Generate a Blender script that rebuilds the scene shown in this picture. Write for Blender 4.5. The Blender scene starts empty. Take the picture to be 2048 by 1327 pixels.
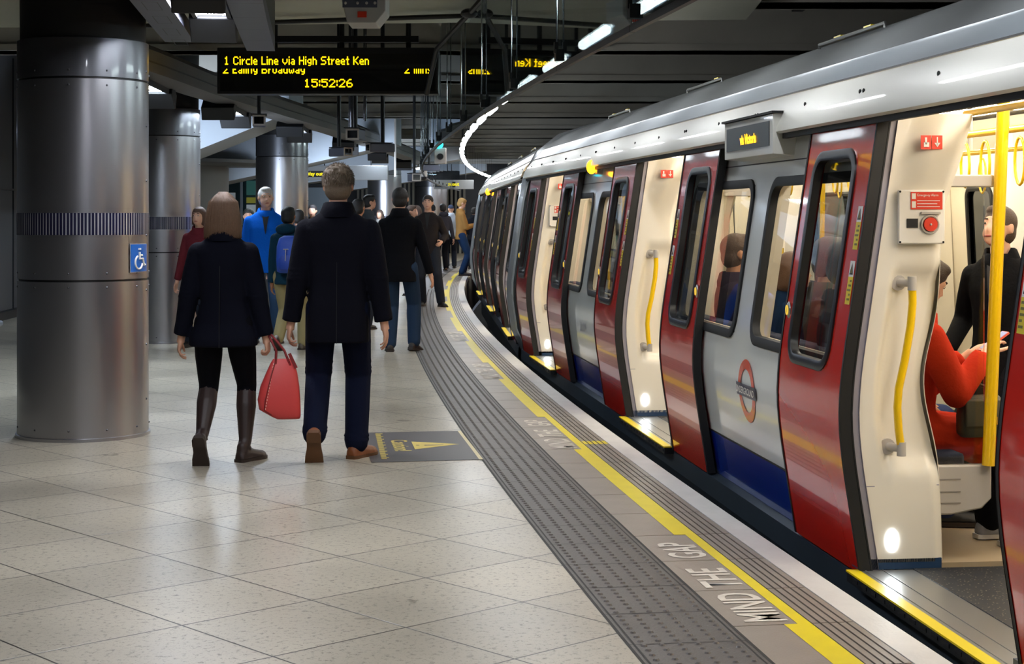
import bpy, bmesh, math, random
from mathutils import Vector, Matrix
random.seed(7)
S = bpy.context.scene
COL = S.collection
PI = math.pi
def R(d): return math.radians(d)

# ---------------------------------------------------------------- camera, world, exposure
FPX, HZ, CAMZ = 3300.0, 430.0, 1.53
cd = bpy.data.cameras.new('camera'); cam = bpy.data.objects.new('camera', cd); COL.objects.link(cam)
cam.location = (0, 0, CAMZ); cam.rotation_euler = (R(90), 0, 0)
cd.sensor_width = 36.0; cd.lens = FPX / 2048 * 36.0
cd.shift_y = -(663.5 - HZ) / 2048
cd.clip_start = 0.05; cd.clip_end = 300
cd.dof.use_dof = False
S.camera = cam
w = bpy.data.worlds.new('world'); S.world = w; w.use_nodes = True
w.node_tree.nodes['Background'].inputs[0].default_value = (0.55, 0.62, 0.75, 1)
w.node_tree.nodes['Background'].inputs[1].default_value = 0.16
S.view_settings.view_transform = 'Standard'; S.view_settings.look = 'None'
S.view_settings.exposure = 0.0; S.view_settings.gamma = 1.0; S.view_settings.use_curve_mapping = False
S.cycles.max_bounces = 7; S.cycles.transparent_max_bounces = 12
S.cycles.caustics_reflective = False; S.cycles.caustics_refractive = False
S.cycles.sample_clamp_indirect = 6.0

# platform-edge curve: arc length v along the edge, u metres to the left of it (platform side)
XC, YC, RE = 250.0, 41.7, 251.1
def A(u, v, z=0.0):
    th = (v - YC) / RE
    r = RE + u
    return Vector((XC - r * math.cos(th), YC + r * math.sin(th), z))
def ATH(v): return (v - YC) / RE     # heading: direction of travel is (sin th, cos th)

def lamp(loc, rot, sx, sy, power, col=(1, 1, 1), name='lamp'):
    l = bpy.data.lights.new(name, 'AREA'); l.shape = 'RECTANGLE'; l.size = sx; l.size_y = sy
    l.energy = power; l.color = col
    o = bpy.data.objects.new(name, l); o.location = loc; o.rotation_euler = rot; COL.objects.link(o)
    return o
COOL = (0.86, 0.94, 1.0)
# (the platform's own luminaires, gantry fittings and fluorescent row, carry their emission in their builders)
# added cold fill lamps without fittings, brightening the sloping vaults behind the columns
for X, Y, Z, e in ((-4.6, 21.0, 1.75, 105), (-2.9, 30.2, 1.9, 55), (-3.6, 40.0, 2.0, 80), (-3.4, 54.0, 2.1, 90)):
    lamp((X, Y, Z), (R(112), 0, 0), 1.8, 0.25, e, (0.70, 0.82, 1.0), 'vault_fill_lamp')

# ---------------------------------------------------------------- materials
def lin(c):
    if isinstance(c, str):
        c = c.lstrip('#'); c = [int(c[i:i + 2], 16) / 255 for i in (0, 2, 4)]
    return tuple((x / 12.92 if x <= 0.04045 else ((x + 0.055) / 1.055) ** 2.4) for x in c) + (1.0,)
MC = {}
def mat(name, col='#808080', rough=0.5, metal=0.0, coat=0.0, emit=None, es=0.0, bump=0.0, bscale=40.0, var=0.0, vscale=3.0, spec=None, alpha=None, sheen=0.0):
    if name in MC: return MC[name]
    m = bpy.data.materials.new(name); m.use_nodes = True; MC[name] = m
    nt = m.node_tree; b = nt.nodes['Principled BSDF']; L = nt.links
    b.inputs['Base Color'].default_value = lin(col); b.inputs['Roughness'].default_value = rough
    b.inputs['Metallic'].default_value = metal; b.inputs['Coat Weight'].default_value = coat
    b.inputs['Coat Roughness'].default_value = 0.04
    if spec is not None: b.inputs['Specular IOR Level'].default_value = spec
    if sheen: b.inputs['Sheen Weight'].default_value = sheen
    if emit:
        b.inputs['Emission Color'].default_value = lin(emit); b.inputs['Emission Strength'].default_value = es
    if bump or var:
        tc = nt.nodes.new('ShaderNodeTexCoord')
    if bump:
        n = nt.nodes.new('ShaderNodeTexNoise'); n.inputs['Scale'].default_value = bscale; n.inputs['Detail'].default_value = 4
        L.new(tc.outputs['Object'], n.inputs['Vector'])
        bp = nt.nodes.new('ShaderNodeBump'); bp.inputs['Strength'].default_value = bump; bp.inputs['Distance'].default_value = 0.01
        L.new(n.outputs[0], bp.inputs['Height']); L.new(bp.outputs[0], b.inputs['Normal'])
    if var:
        n = nt.nodes.new('ShaderNodeTexNoise'); n.inputs['Scale'].default_value = vscale; n.inputs['Detail'].default_value = 5
        L.new(tc.outputs['Object'], n.inputs['Vector'])
        mr = nt.nodes.new('ShaderNodeMapRange'); mr.inputs[3].default_value = 1 - var; mr.inputs[4].default_value = 1 + var * .6
        L.new(n.outputs[0], mr.inputs[0])
        mx = nt.nodes.new('ShaderNodeMix'); mx.data_type = 'RGBA'; mx.blend_type = 'MULTIPLY'; mx.inputs[0].default_value = 1
        mx.inputs[6].default_value = lin(col); L.new(mr.outputs[0], mx.inputs[7]); L.new(mx.outputs[2], b.inputs['Base Color'])
    return m
def glassmat(name, tint=(1, 1, 1), refl=1.0, rough=0.02, op=0.0):
    if name in MC: return MC[name]
    m = bpy.data.materials.new(name); m.use_nodes = True; MC[name] = m
    nt = m.node_tree; L = nt.links; nt.nodes.remove(nt.nodes['Principled BSDF'])
    out = nt.nodes['Material Output']
    t = nt.nodes.new('ShaderNodeBsdfTransparent'); t.inputs[0].default_value = (*tint, 1)
    g = nt.nodes.new('ShaderNodeBsdfGlossy'); g.inputs['Roughness'].default_value = rough; g.inputs[0].default_value = (.9, .95, 1, 1)
    fr = nt.nodes.new('ShaderNodeFresnel'); fr.inputs[0].default_value = 1.5
    mu = nt.nodes.new('ShaderNodeMath'); mu.operation = 'MULTIPLY_ADD'; mu.inputs[1].default_value = refl; mu.inputs[2].default_value = op
    L.new(fr.outputs[0], mu.inputs[0])
    mx = nt.nodes.new('ShaderNodeMixShader'); L.new(mu.outputs[0], mx.inputs[0]); L.new(t.outputs[0], mx.inputs[1]); L.new(g.outputs[0], mx.inputs[2])
    L.new(mx.outputs[0], out.inputs[0])
    return m
def emis(name, col, st):
    return mat(name, '#000000', 0.5, emit=col, es=st)

# terrazzo floor with diagonal joints (lattice measured on the photo)
def floor_mat():
    m = bpy.data.materials.new('terrazzo'); m.use_nodes = True; nt = m.node_tree; L = nt.links; b = nt.nodes['Principled BSDF']
    N = nt.nodes.new
    g = N('ShaderNodeNewGeometry')
    mp = N('ShaderNodeMapping'); mp.vector_type = 'TEXTURE'
    mp.inputs['Location'].default_value = (-1.2327, 6.158, 0); mp.inputs['Rotation'].default_value = (0, 0, R(42.878)); mp.inputs['Scale'].default_value = (.5931, .5931, 1)
    L.new(g.outputs['Position'], mp.inputs['Vector'])
    sp = N('ShaderNodeSeparateXYZ'); L.new(mp.outputs[0], sp.inputs[0])
    ds = []
    for i in (0, 1):
        a = N('ShaderNodeMath'); a.operation = 'ADD'; a.inputs[1].default_value = 0.5; L.new(sp.outputs[i], a.inputs[0])
        f = N('ShaderNodeMath'); f.operation = 'FRACT'; L.new(a.outputs[0], f.inputs[0])
        s_ = N('ShaderNodeMath'); s_.operation = 'SUBTRACT'; s_.inputs[1].default_value = 0.5; L.new(f.outputs[0], s_.inputs[0])
        c = N('ShaderNodeMath'); c.operation = 'ABSOLUTE'; L.new(s_.outputs[0], c.inputs[0]); ds.append(c)
    mn = N('ShaderNodeMath'); mn.operation = 'MINIMUM'; L.new(ds[0].outputs[0], mn.inputs[0]); L.new(ds[1].outputs[0], mn.inputs[1])
    jt = N('ShaderNodeMapRange'); jt.inputs[1].default_value = .0045; jt.inputs[2].default_value = .0085; L.new(mn.outputs[0], jt.inputs[0])   # 0 joint..1 tile
    # per-tile tone
    rd = N('ShaderNodeVectorMath'); rd.operation = 'ADD'; rd.inputs[1].default_value = (.5 * 0, .5 * 0, 0); L.new(mp.outputs[0], rd.inputs[0])
    fl = N('ShaderNodeVectorMath'); fl.operation = 'FLOOR'; L.new(rd.outputs[0], fl.inputs[0])
    wn = N('ShaderNodeTexWhiteNoise'); wn.noise_dimensions = '2D'; L.new(fl.outputs[0], wn.inputs['Vector'])
    # speckle
    v1 = N('ShaderNodeTexVoronoi'); v1.inputs['Scale'].default_value = 95; L.new(g.outputs['Position'], v1.inputs['Vector'])
    vr = N('ShaderNodeValToRGB'); vr.color_ramp.elements[0].position = .0; vr.color_ramp.elements[0].color = (.42, .41, .38, 1); vr.color_ramp.elements[1].position = .26; vr.color_ramp.elements[1].color = (1, 1, 1, 1)
    L.new(v1.outputs['Distance'], vr.inputs[0])
    n1 = N('ShaderNodeTexNoise'); n1.inputs['Scale'].default_value = 38; n1.inputs['Detail'].default_value = 8; n1.inputs['Roughness'].default_value = .75; L.new(g.outputs['Position'], n1.inputs['Vector'])
    r1 = N('ShaderNodeValToRGB'); r1.color_ramp.elements[0].position = .38; r1.color_ramp.elements[0].color = (.30, .28, .25, 1); r1.color_ramp.elements[1].position = .46; r1.color_ramp.elements[1].color = (1, 1, 1, 1)
    L.new(n1.outputs[0], r1.inputs[0])
    n2 = N('ShaderNodeTexNoise'); n2.inputs['Scale'].default_value = .9; n2.inputs['Detail'].default_value = 5; L.new(g.outputs['Position'], n2.inputs['Vector'])
    r2 = N('ShaderNodeMapRange'); r2.inputs[1].default_value = .3; r2.inputs[2].default_value = .7; r2.inputs[3].default_value = .76; r2.inputs[4].default_value = 1.14; L.new(n2.outputs[0], r2.inputs[0])
    n3 = N('ShaderNodeTexNoise'); n3.inputs['Scale'].default_value = 4.5; n3.inputs['Detail'].default_value = 2; L.new(g.outputs['Position'], n3.inputs['Vector'])
    r3 = N('ShaderNodeValToRGB'); r3.color_ramp.elements[0].position = .24; r3.color_ramp.elements[0].color = (.4, .38, .36, 1); r3.color_ramp.elements[1].position = .27; r3.color_ramp.elements[1].color = (1, 1, 1, 1); L.new(n3.outputs[0], r3.inputs[0])
    tr = N('ShaderNodeMapRange'); tr.inputs[3].default_value = .9; tr.inputs[4].default_value = 1.06; L.new(wn.outputs['Value'], tr.inputs[0])
    cur = None
    def mul(a, bb):
        x = N('ShaderNodeMix'); x.data_type = 'RGBA'; x.blend_type = 'MULTIPLY'; x.inputs[0].default_value = 1
        if isinstance(a, tuple): x.inputs[6].default_value = a
        else: L.new(a, x.inputs[6])
        L.new(bb, x.inputs[7]); return x.outputs[2]
    c = mul(lin('#aea796'), vr.outputs[0]); c = mul(c, r1.outputs[0]); c = mul(c, r2.outputs[0]); c = mul(c, tr.outputs[0]); c = mul(c, r3.outputs[0])
    x = N('ShaderNodeMix'); x.data_type = 'RGBA'; L.new(jt.outputs[0], x.inputs[0]); x.inputs[6].default_value = lin('#1e1b18'); L.new(c, x.inputs[7])
    L.new(x.outputs[2], b.inputs['Base Color'])
    rr = N('ShaderNodeMapRange'); rr.inputs[3].default_value = .22; rr.inputs[4].default_value = .42; L.new(n2.outputs[0], rr.inputs[0]); L.new(rr.outputs[0], b.inputs['Roughness'])
    bp = N('ShaderNodeBump'); bp.inputs['Strength'].default_value = .5; bp.inputs['Distance'].default_value = .002; L.new(jt.outputs[0], bp.inputs['Height']); L.new(bp.outputs[0], b.inputs['Normal'])
    return m

# ---------------------------------------------------------------- mesh builder
class MB:
    def __init__(s): s.v = []; s.f = []; s.m = []
    def add(s, vs, fs, mi=0):
        o = len(s.v); s.v += [tuple(p) for p in vs]
        for f in fs: s.f.append(tuple(i + o for i in f)); s.m.append(mi)
        return s
    def box(s, x0, x1, y0, y1, z0, z1, mi=0):
        return s.add([(x0, y0, z0), (x1, y0, z0), (x1, y1, z0), (x0, y1, z0), (x0, y0, z1), (x1, y0, z1), (x1, y1, z1), (x0, y1, z1)],
                     [(0, 3, 2, 1), (4, 5, 6, 7), (0, 1, 5, 4), (1, 2, 6, 5), (2, 3, 7, 6), (3, 0, 4, 7)], mi)
    def obox(s, c, sz, rot=(0, 0, 0), mi=0):
        from mathutils import Euler
        m = Euler(rot).to_matrix(); c = Vector(c); hx, hy, hz = (q / 2 for q in sz)
        vs = [c + m @ Vector(p) for p in ((-hx, -hy, -hz), (hx, -hy, -hz), (hx, hy, -hz), (-hx, hy, -hz), (-hx, -hy, hz), (hx, -hy, hz), (hx, hy, hz), (-hx, hy, hz))]
        return s.add(vs, [(0, 3, 2, 1), (4, 5, 6, 7), (0, 1, 5, 4), (1, 2, 6, 5), (2, 3, 7, 6), (3, 0, 4, 7)], mi)
    def bar(s, p0, p1, w_, h_, mi=0, up=(0, 0, 1)):
        p0, p1 = Vector(p0), Vector(p1); d = (p1 - p0).normalized(); sd = d.cross(Vector(up))
        if sd.length < 1e-4: sd = d.cross(Vector((1, 0, 0)))
        sd.normalize(); u_ = sd.cross(d)
        vs = []
        for p in (p0, p1):
            for a, b in ((-1, -1), (1, -1), (1, 1), (-1, 1)): vs.append(p + sd * (a * w_ / 2) + u_ * (b * h_ / 2))
        return s.add(vs, [(0, 1, 2, 3), (7, 6, 5, 4), (0, 4, 5, 1), (1, 5, 6, 2), (2, 6, 7, 3), (3, 7, 4, 0)], mi)
    def cone(s, p0, p1, r0, r1, n=16, mi=0, caps=True):
        p0, p1 = Vector(p0), Vector(p1); d = (p1 - p0)
        if d.length < 1e-7: return s
        d.normalize(); a = d.orthogonal().normalized(); b = d.cross(a)
        vs = []
        for p, r in ((p0, r0), (p1, r1)):
            for i in range(n):
                t = 2 * PI * i / n; vs.append(p + (a * math.cos(t) + b * math.sin(t)) * r)
        fs = [(i, (i + 1) % n, n + (i + 1) % n, n + i) for i in range(n)]
        if caps: fs += [tuple(range(n - 1, -1, -1)), tuple(range(n, 2 * n))]
        return s.add(vs, fs, mi)
    def tube(s, pts, r, n=10, mi=0, closed=False):
        pts = [Vector(p) for p in pts]; k = len(pts); rs = r if isinstance(r, (list, tuple)) else [r] * k
        vs = []; a = None
        for i, p in enumerate(pts):
            if closed: d = pts[(i + 1) % k] - pts[i - 1]
            else: d = pts[min(i + 1, k - 1)] - pts[max(i - 1, 0)]
            d.normalize()
            if a is None: a = d.orthogonal().normalized()
            else: a = (a - d * a.dot(d)).normalized()
            b = d.cross(a)
            for j in range(n):
                t = 2 * PI * j / n; vs.append(p + (a * math.cos(t) + b * math.sin(t)) * rs[i])
        fs = []
        for i in range(k if closed else k - 1):
            i2 = (i + 1) % k
            for j in range(n): fs.append((i * n + j, i * n + (j + 1) % n, i2 * n + (j + 1) % n, i2 * n + j))
        if not closed: fs += [tuple(range(n - 1, -1, -1)), tuple(range((k - 1) * n, k * n))]
        return s.add(vs, fs, mi)
    def lathe(s, prof, c=(0, 0), n=32, mi=0, a0=0.0, a1=2 * PI):
        full = abs(a1 - a0 - 2 * PI) < 1e-6; cols = n if full else n + 1
        vs = [(c[0] + r * math.cos(a0 + (a1 - a0) * j / n), c[1] + r * math.sin(a0 + (a1 - a0) * j / n), z) for r, z in prof for j in range(cols)]
        fs = []
        for i in range(len(prof) - 1):
            for j in range(n):
                j2 = (j + 1) % cols; fs.append((i * cols + j, i * cols + j2, (i + 1) * cols + j2, (i + 1) * cols + j))
        return s.add(vs, fs, mi)
    def sph(s, c, r, nu=12, nv=8, mi=0, rot=None):
        rx, ry, rz = r if isinstance(r, (tuple, list)) else (r, r, r)
        vs = []; c = Vector(c); M_ = rot if rot is not None else Matrix.Identity(3)
        for i in range(1, nv):
            t = PI * i / nv
            for j in range(nu):
                p = 2 * PI * j / nu; vs.append(c + M_ @ Vector((rx * math.sin(t) * math.cos(p), ry * math.sin(t) * math.sin(p), rz * math.cos(t))))
        vs += [c + M_ @ Vector((0, 0, rz)), c - M_ @ Vector((0, 0, rz))]; T_, B_ = len(vs) - 2, len(vs) - 1
        fs = [((i) * nu + j, (i + 1) * nu + j, (i + 1) * nu + (j + 1) % nu, i * nu + (j + 1) % nu) for i in range(nv - 2) for j in range(nu)]
        fs += [(T_, j, (j + 1) % nu) for j in range(nu)] + [(B_, (nv - 2) * nu + (j + 1) % nu, (nv - 2) * nu + j) for j in range(nu)]
        return s.add(vs, fs, mi)
    def loft(s, rings, mi=0, caps=True):
        n = len(rings[0]); vs = [p for r in rings for p in r]
        fs = [(i * n + j, i * n + (j + 1) % n, (i + 1) * n + (j + 1) % n, (i + 1) * n + j) for i in range(len(rings) - 1) for j in range(n)]
        if caps: fs += [tuple(range(n - 1, -1, -1)), tuple(range((len(rings) - 1) * n, len(rings) * n))]
        return s.add(vs, fs, mi)
    def grid(s, fn, us, vs_, mi=0, skip=None):
        nu, nv = len(us), len(vs_)
        P_ = [fn(u, v) for v in vs_ for u in us]; fs = []
        for j in range(nv - 1):
            for i in range(nu - 1):
                if skip and skip((us[i] + us[i + 1]) / 2, (vs_[j] + vs_[j + 1]) / 2): continue
                fs.append((j * nu + i, j * nu + i + 1, (j + 1) * nu + i + 1, (j + 1) * nu + i))
        return s.add(P_, fs, mi)
    def quad(s, a, b, c, d, mi=0): return s.add([a, b, c, d], [(0, 1, 2, 3)], mi)
    def arc(s, u0, u1, v0, v1, z0, z1=None, n=None, mi=0):
        """curved strip along the platform edge; with z1 a solid of that height"""
        n = n or max(1, int((v1 - v0) / 0.6)); vv = [v0 + (v1 - v0) * i / n for i in range(n + 1)]
        if z1 is None: return s.grid(lambda u, v: A(u, v, z0), [u0, u1], vv, mi)
        rings = [[A(u0, v, z0), A(u1, v, z0), A(u1, v, z1), A(u0, v, z1)] for v in vv]
        return s.loft(rings, mi)
    def mesh(s, name, mats, smooth=30):
        me = bpy.data.meshes.new(name); me.from_pydata(s.v, [], s.f); me.update()
        for m in (mats if isinstance(mats, (list, tuple)) else [mats]): me.materials.append(m)
        me.polygons.foreach_set('material_index', s.m)
        b = bmesh.new(); b.from_mesh(me); bmesh.ops.recalc_face_normals(b, faces=b.faces); b.to_mesh(me); b.free()
        if smooth:
            me.polygons.foreach_set('use_smooth', [True] * len(me.polygons)); me.set_sharp_from_angle(angle=R(smooth))
        return me
    def build(s, name, mats, parent=None, smooth=30, bevel=0.0, **kw):
        o = bpy.data.objects.new(name, s.mesh(name, mats, smooth)); COL.objects.link(o)
        if parent: o.parent = parent
        if bevel:
            md = o.modifiers.new('bevel', 'BEVEL'); md.width = bevel; md.segments = 2; md.limit_method = 'ANGLE'
        tag(o, **kw); return o
def comps(mb):
    par = list(range(len(mb.v)))
    def find(a):
        while par[a] != a: par[a] = par[par[a]]; a = par[a]
        return a
    for fc in mb.f:
        r = find(fc[0])
        for q in fc[1:]: par[find(q)] = r
    groups = {}
    for fc, m_ in zip(mb.f, mb.m): groups.setdefault(find(fc[0]), []).append((fc, m_))
    out = []
    for g in groups.values():
        n = MB(); idx = {}
        for fc, m_ in g:
            for q in fc:
                if q not in idx: idx[q] = len(n.v); n.v.append(mb.v[q])
            n.f.append(tuple(idx[q] for q in fc)); n.m.append(m_)
        out.append(n)
    return out
def parts(mb, name, mats, parent=None, **kw): return [c.build(name, mats, parent, **kw) for c in comps(mb)]
def tag(o, label=None, cat=None, group=None, kind=None):
    if label: o['label'] = label
    if cat: o['category'] = cat
    if group: o['group'] = group
    if kind: o['kind'] = kind
    return o
def thing(name, label, cat, loc=(0, 0, 0), rz=0.0, group=None):
    o = bpy.data.objects.new(name, None); o.empty_display_size = .1; COL.objects.link(o); o.location = loc; o.rotation_euler = (0, 0, rz)
    return tag(o, label, cat, group)
def copy_tree(o, parent=None):
    c = o.copy(); COL.objects.link(c); c.parent = parent
    for ch in list(o.children): copy_tree(ch, c)
    return c
def struct(mb, name, mats, smooth=30, **kw): return mb.build(name, mats, smooth=smooth, kind='structure', **kw)
def textmesh(txt, size, name, matr, parent=None, M4=None, extrude=0.0, bold=0.0, align='LEFT', xs=1.0):
    """flat lettering as a mesh, placed with matrix M4 (x = reading direction, y = up)"""
    cu = bpy.data.curves.new('t', 'FONT'); cu.body = txt; cu.size = size; cu.extrude = extrude; cu.offset = bold; cu.align_x = align; cu.resolution_u = 3
    ob = bpy.data.objects.new('t', cu); COL.objects.link(ob)
    dg = bpy.context.evaluated_depsgraph_get(); me = bpy.data.meshes.new_from_object(ob.evaluated_get(dg))
    bpy.data.objects.remove(ob); bpy.data.curves.remove(cu)
    for v in me.vertices: v.co.x *= xs
    if M4 is not None: me.transform(M4)
    me.materials.clear(); me.materials.append(matr); me.name = name
    o = bpy.data.objects.new(name, me); COL.objects.link(o)
    if parent: o.parent = parent
    return o
def frame4(o, x, y, z=None):
    x = Vector(x).normalized(); y = Vector(y).normalized(); z = x.cross(y).normalized()
    return Matrix(((x.x, y.x, z.x, o[0]), (x.y, y.y, z.y, o[1]), (x.z, y.z, z.z, o[2]), (0, 0, 0, 1)))
# ================================================================ THE SETTING: platform
m_floor = floor_mat()
m_black = mat('black_paint', '#0b0c0e', .45)
m_dark = mat('dark_steel', '#17191c', .45, .3)
m_slab = mat('coping_slab', '#8f867b', .38, bump=.15, bscale=120, var=.25, vscale=5)
m_tact = mat('tactile_grey', '#4f4a46', .42, bump=.2, bscale=90, var=.2, vscale=4)
m_white = mat('edge_white', '#cfcdc9', .45, bump=.15, bscale=60, var=.18, vscale=6)
m_yellow = mat('line_yellow', '#e3cf08', .42, var=.12, vscale=9)
m_groove = mat('groove_black', '#100e0d', .6)
m_conc = mat('concrete', '#7d7d78', .8, bump=.3, bscale=14, var=.25, vscale=1.6)
m_concl = mat('pale_concrete', '#9a9a92', .8, bump=.2, bscale=10, var=.18, vscale=1.2)
m_darkconc = mat('dark_ceiling', '#38393b', .85, var=.3, vscale=1.5)
V0, V1 = -3.0, 95.0
f = MB(); f.arc(1.05, 14.0, V0, V1, 0.0); struct(f, 'floor', m_floor)
f = MB(); f.arc(.60, 1.05, V0, V1, 0.0); struct(f, 'floor_tactile_paving', m_tact)
# tactile paving: dark border joints, cross joints and the blister domes
f = MB()
for u0, u1 in ((.60, .612), (.625, .632), (1.018, 1.026), (1.038, 1.05)): f.arc(u0, u1, V0, V1, .0012)
v = 5.0
while v < 60:
    f.arc(.612, 1.038, v, v + .006, .0014, n=1); v += .45
struct(f, 'trim_1', m_groove)
f = MB(); v = 5.2; row = 0
def dome(mb, c, r, h):
    n = 8; vs = [(c.x + r * math.cos(2 * PI * i / n), c.y + r * math.sin(2 * PI * i / n), 0) for i in range(n)]
    vs += [(c.x + .6 * r * math.cos(2 * PI * i / n), c.y + .6 * r * math.sin(2 * PI * i / n), h) for i in range(n)]
    mb.add(vs, [(i, (i + 1) % n, n + (i + 1) % n, n + i) for i in range(n)] + [tuple(range(n, 2 * n))])
while v < 34:
    for k in range(6): dome(f, A(.661 + k * .066, v), .0125, .006)
    v += .062; row += 1
struct(f, 'floor_tactile_blisters', m_tact, smooth=50)
f = MB(); f.arc(.0, .60, V0, V1, -.006); struct(f, 'floor_coping', m_groove)
# coping slabs, 0.58 m long with open joints; ribbed band; white nosing
f = MB(); g = MB(); y_ = MB(); v = 6.11 - .58 * 16; k = -16
while v < 90:
    narrow = (k % 8) in (0, 1, 2)
    uy = .352 if narrow else .405
    f.arc(.298, .598, v + .004, v + .576, -.004, .0, n=1)
    for j in range(5):
        a = .130 + j * .0336; f.arc(a + .0045, a + .0291, v + .004, v + .576, -.004, .001, n=1)
    y_.arc(.300, uy, v + (.0 if narrow else -.0), v + .58, .0012, n=1)
    v += .58; k += 1
struct(f, 'floor_slabs', m_slab)
struct(y_, 'trim_2', m_yellow)
g.arc(.0, .128, V0, V1, -.06, .001); struct(g, 'trim_3', m_white)
# yellow dashes painted across the ribs by the second doorway
f = MB()
for a in range(5): f.arc(.1345 + a * .0336, .1591 + a * .0336, 10.98, 11.12, .0022, n=1)
struct(f, 'trim_4', m_yellow)
# platform wall below the nosing, track bed, far wall
f = MB(); f.arc(.0, -.02, V0, V1, -1.0, -.06); struct(f, 'wall_platform_edge', m_darkconc)
f = MB(); f.arc(-9.5, -.02, V0, V1, -1.1); struct(f, 'floor_track_bed', m_darkconc)
f = MB(); f.arc(-9.6, -9.4, V0, V1, -1.1, 4.2); struct(f, 'wall_right', m_darkconc)
m_track = m_dark
for i, u in enumerate((-.75, -2.19)):
    f = MB(); f.arc(u - .035, u + .035, V0, V1, -1.0, -.85); o = f.build('rail', mat('rail_steel', '#4a4440', .4, .8), label='steel running rail below the train, %s' % ('nearer the platform' if i == 0 else 'farther from the platform'), cat='rail')
# words on the slabs
m_paint = mat('white_lettering', '#d8d2c6', .5, var=.2, vscale=20)
def ground_text(txt, u, v, size, xs, nm, mt=m_paint, bold=.004):
    th = ATH(v); p = A(u, v, .0022)
    return textmesh(txt, size, nm, mt, None, frame4(p, (math.sin(th), math.cos(th), 0), (-math.cos(th), math.sin(th), 0)), bold=bold, xs=xs)
for rep in range(4):
    for i, (wd, xs) in enumerate((('MIND', .80), ('THE', .86), ('GAP', .78))):
        o = ground_text(wd, .375, 6.11 + rep * 4.64 + i * .58 + .04, .235, xs, 'painted_word')
        tag(o, 'white painted word %s on the grey slab %s' % (wd, ('nearest the camera', 'by the second train doorway', 'beyond the second doorway', 'far along the platform edge')[rep]), 'lettering', 'mind the gap warnings on the platform edge')
# caution sticker on the floor
m_mat = mat('sticker_grey', '#4d4a4c', .45); m_gold = mat('sticker_gold', '#c9b45c', .5); m_cream = mat('sticker_cream', '#cfc39c', .5)
st = thing('floor_sticker', 'dark grey caution sticker with yellow triangle on the floor beside the tactile strip', 'sticker', (-.62, 10.95, .0))
f = MB(); f.add([(-.36, .63, .002), (.245, .76, .002), (.43, -.63, .002), (-.2, -.76, .002)], [(0, 1, 2, 3)])
P_ = [(-1.06, 11.60), (-.37, 11.70), (-.19, 10.33), (-.87, 10.20)]
f = MB(); f.add([(x + .62, y - 10.95, .002) for x, y in P_], [(3, 2, 1, 0)]); f.build('base_sheet', m_mat, st)
f = MB(); f.add([(.235, .74, .003), (.257, .745, .003), (.44, -.62, .003), (.415, -.625, .003)], [(3, 2, 1, 0)]); f.build('edge_line', m_cream, st)
f = MB(); a_, b_, c_ = Vector((-.06, .19, .003)), Vector((-.013, -.18, .003)), Vector((.27, .07, .003)); f.add([a_, b_, c_], [(0, 1, 2)]); f.build('warning_triangle', m_gold, st)
f = MB(); m0 = (a_ + b_) / 2; f.add([m0 + Vector((.075, .015, .001)), m0 + Vector((.075, -.015, .001)), m0 + Vector((.2, .022, .001)), m0 + Vector((.2, .036, .001))], [(0, 1, 2, 3)]); f.add([m0 + Vector((.03 + .014 * math.cos(t * .785), .014 * math.sin(t * .785), .001)) for t in range(8)], [tuple(range(8))]); f.build('exclamation_mark', m_mat, st)
o = textmesh('Caution!', .155, 'lettering', m_gold, st, frame4((-.205, .27, .003), (.13, -.99, 0), (.99, .13, 0)), bold=.002, xs=1.0)
f = MB()
for i in range(26):
    t = i / 26; x = -.335 + .14 * t; y = .58 - 1.22 * t; f.box(x, x + (.035 if i % 3 else .05), y - .014, y + .014, .003, .0034)
f.build('small_print', m_gold, st)

# ================================================================ ceilings, walls, beams
f = MB(); f.arc(-9.6, 14.0, V0, V1, 3.95, 4.1, n=40); struct(f, 'ceiling', m_darkconc)
m_beam = mat('beam_concrete', '#b0ada3', .8, bump=.3, bscale=9, var=.3, vscale=1.3)
k = 1
ys = [10.1, 14.2, 18.3, 22.3, 26.4, 30.5, 34.6, 38.7, 43.0, 47.6, 52.6, 58.0]
for i, y in enumerate(ys):
    f = MB(); x0, x1 = (-6.0, 9.0)
    f.add([(x0, y - .22, 3.33), (x1, y - .22, 3.33), (x1, y + .22, 3.33), (x0, y + .22, 3.33), (x0, y - .34, 3.95), (x1, y - .34, 3.95), (x1, y + .34, 3.95), (x0, y + .34, 3.95)],
          [(0, 1, 2, 3), (0, 4, 5, 1), (3, 2, 6, 7), (0, 3, 7, 4), (1, 5, 6, 2)])
    f.box(x0, x1, y - .27, y + .27, 3.33, 3.40)
    struct(f, 'trim_%d' % (10 + i), m_beam)
# ribbed acoustic panels and dividers between the beams over the track
m_rib = mat('ribbed_panel', '#2c2b2a', .7)
f = MB()
for i in range(len(ys) - 1):
    y0, y1 = ys[i] + .36, ys[i + 1] - .36
    for x in (0.6, 3.1, 5.4): f.box(x - .06, x + .06, y0, y1, 3.74, 3.80)
struct(f, 'trim_30', m_black)
f = MB()
for y0, y1 in ((14.6, 17.9), (18.7, 21.9)):
    for i in range(int(5.4 / .07)): f.box(-.3 + i * .07, -.27 + i * .07, y0, y1, 3.82, 3.86)
struct(f, 'trim_31', m_rib)
# large pale soffit over the platform near the camera, with joints and cables
f = MB(); f.add([(-4.5, 11.3, 3.30), (2.0, 11.3, 3.35), (2.0, 14.1, 3.20), (-4.5, 14.1, 3.13), (-4.5, 11.3, 3.6), (2.0, 11.3, 3.6), (2.0, 14.1, 3.6), (-4.5, 14.1, 3.6)],
               [(0, 1, 2, 3), (0, 4, 5, 1), (1, 5, 6, 2), (2, 6, 7, 3), (3, 7, 4, 0)])
struct(f, 'ceiling_soffit', mat('soffit', '#a9aa9c', .75, bump=.2, bscale=12, var=.25, vscale=1.4))
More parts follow.
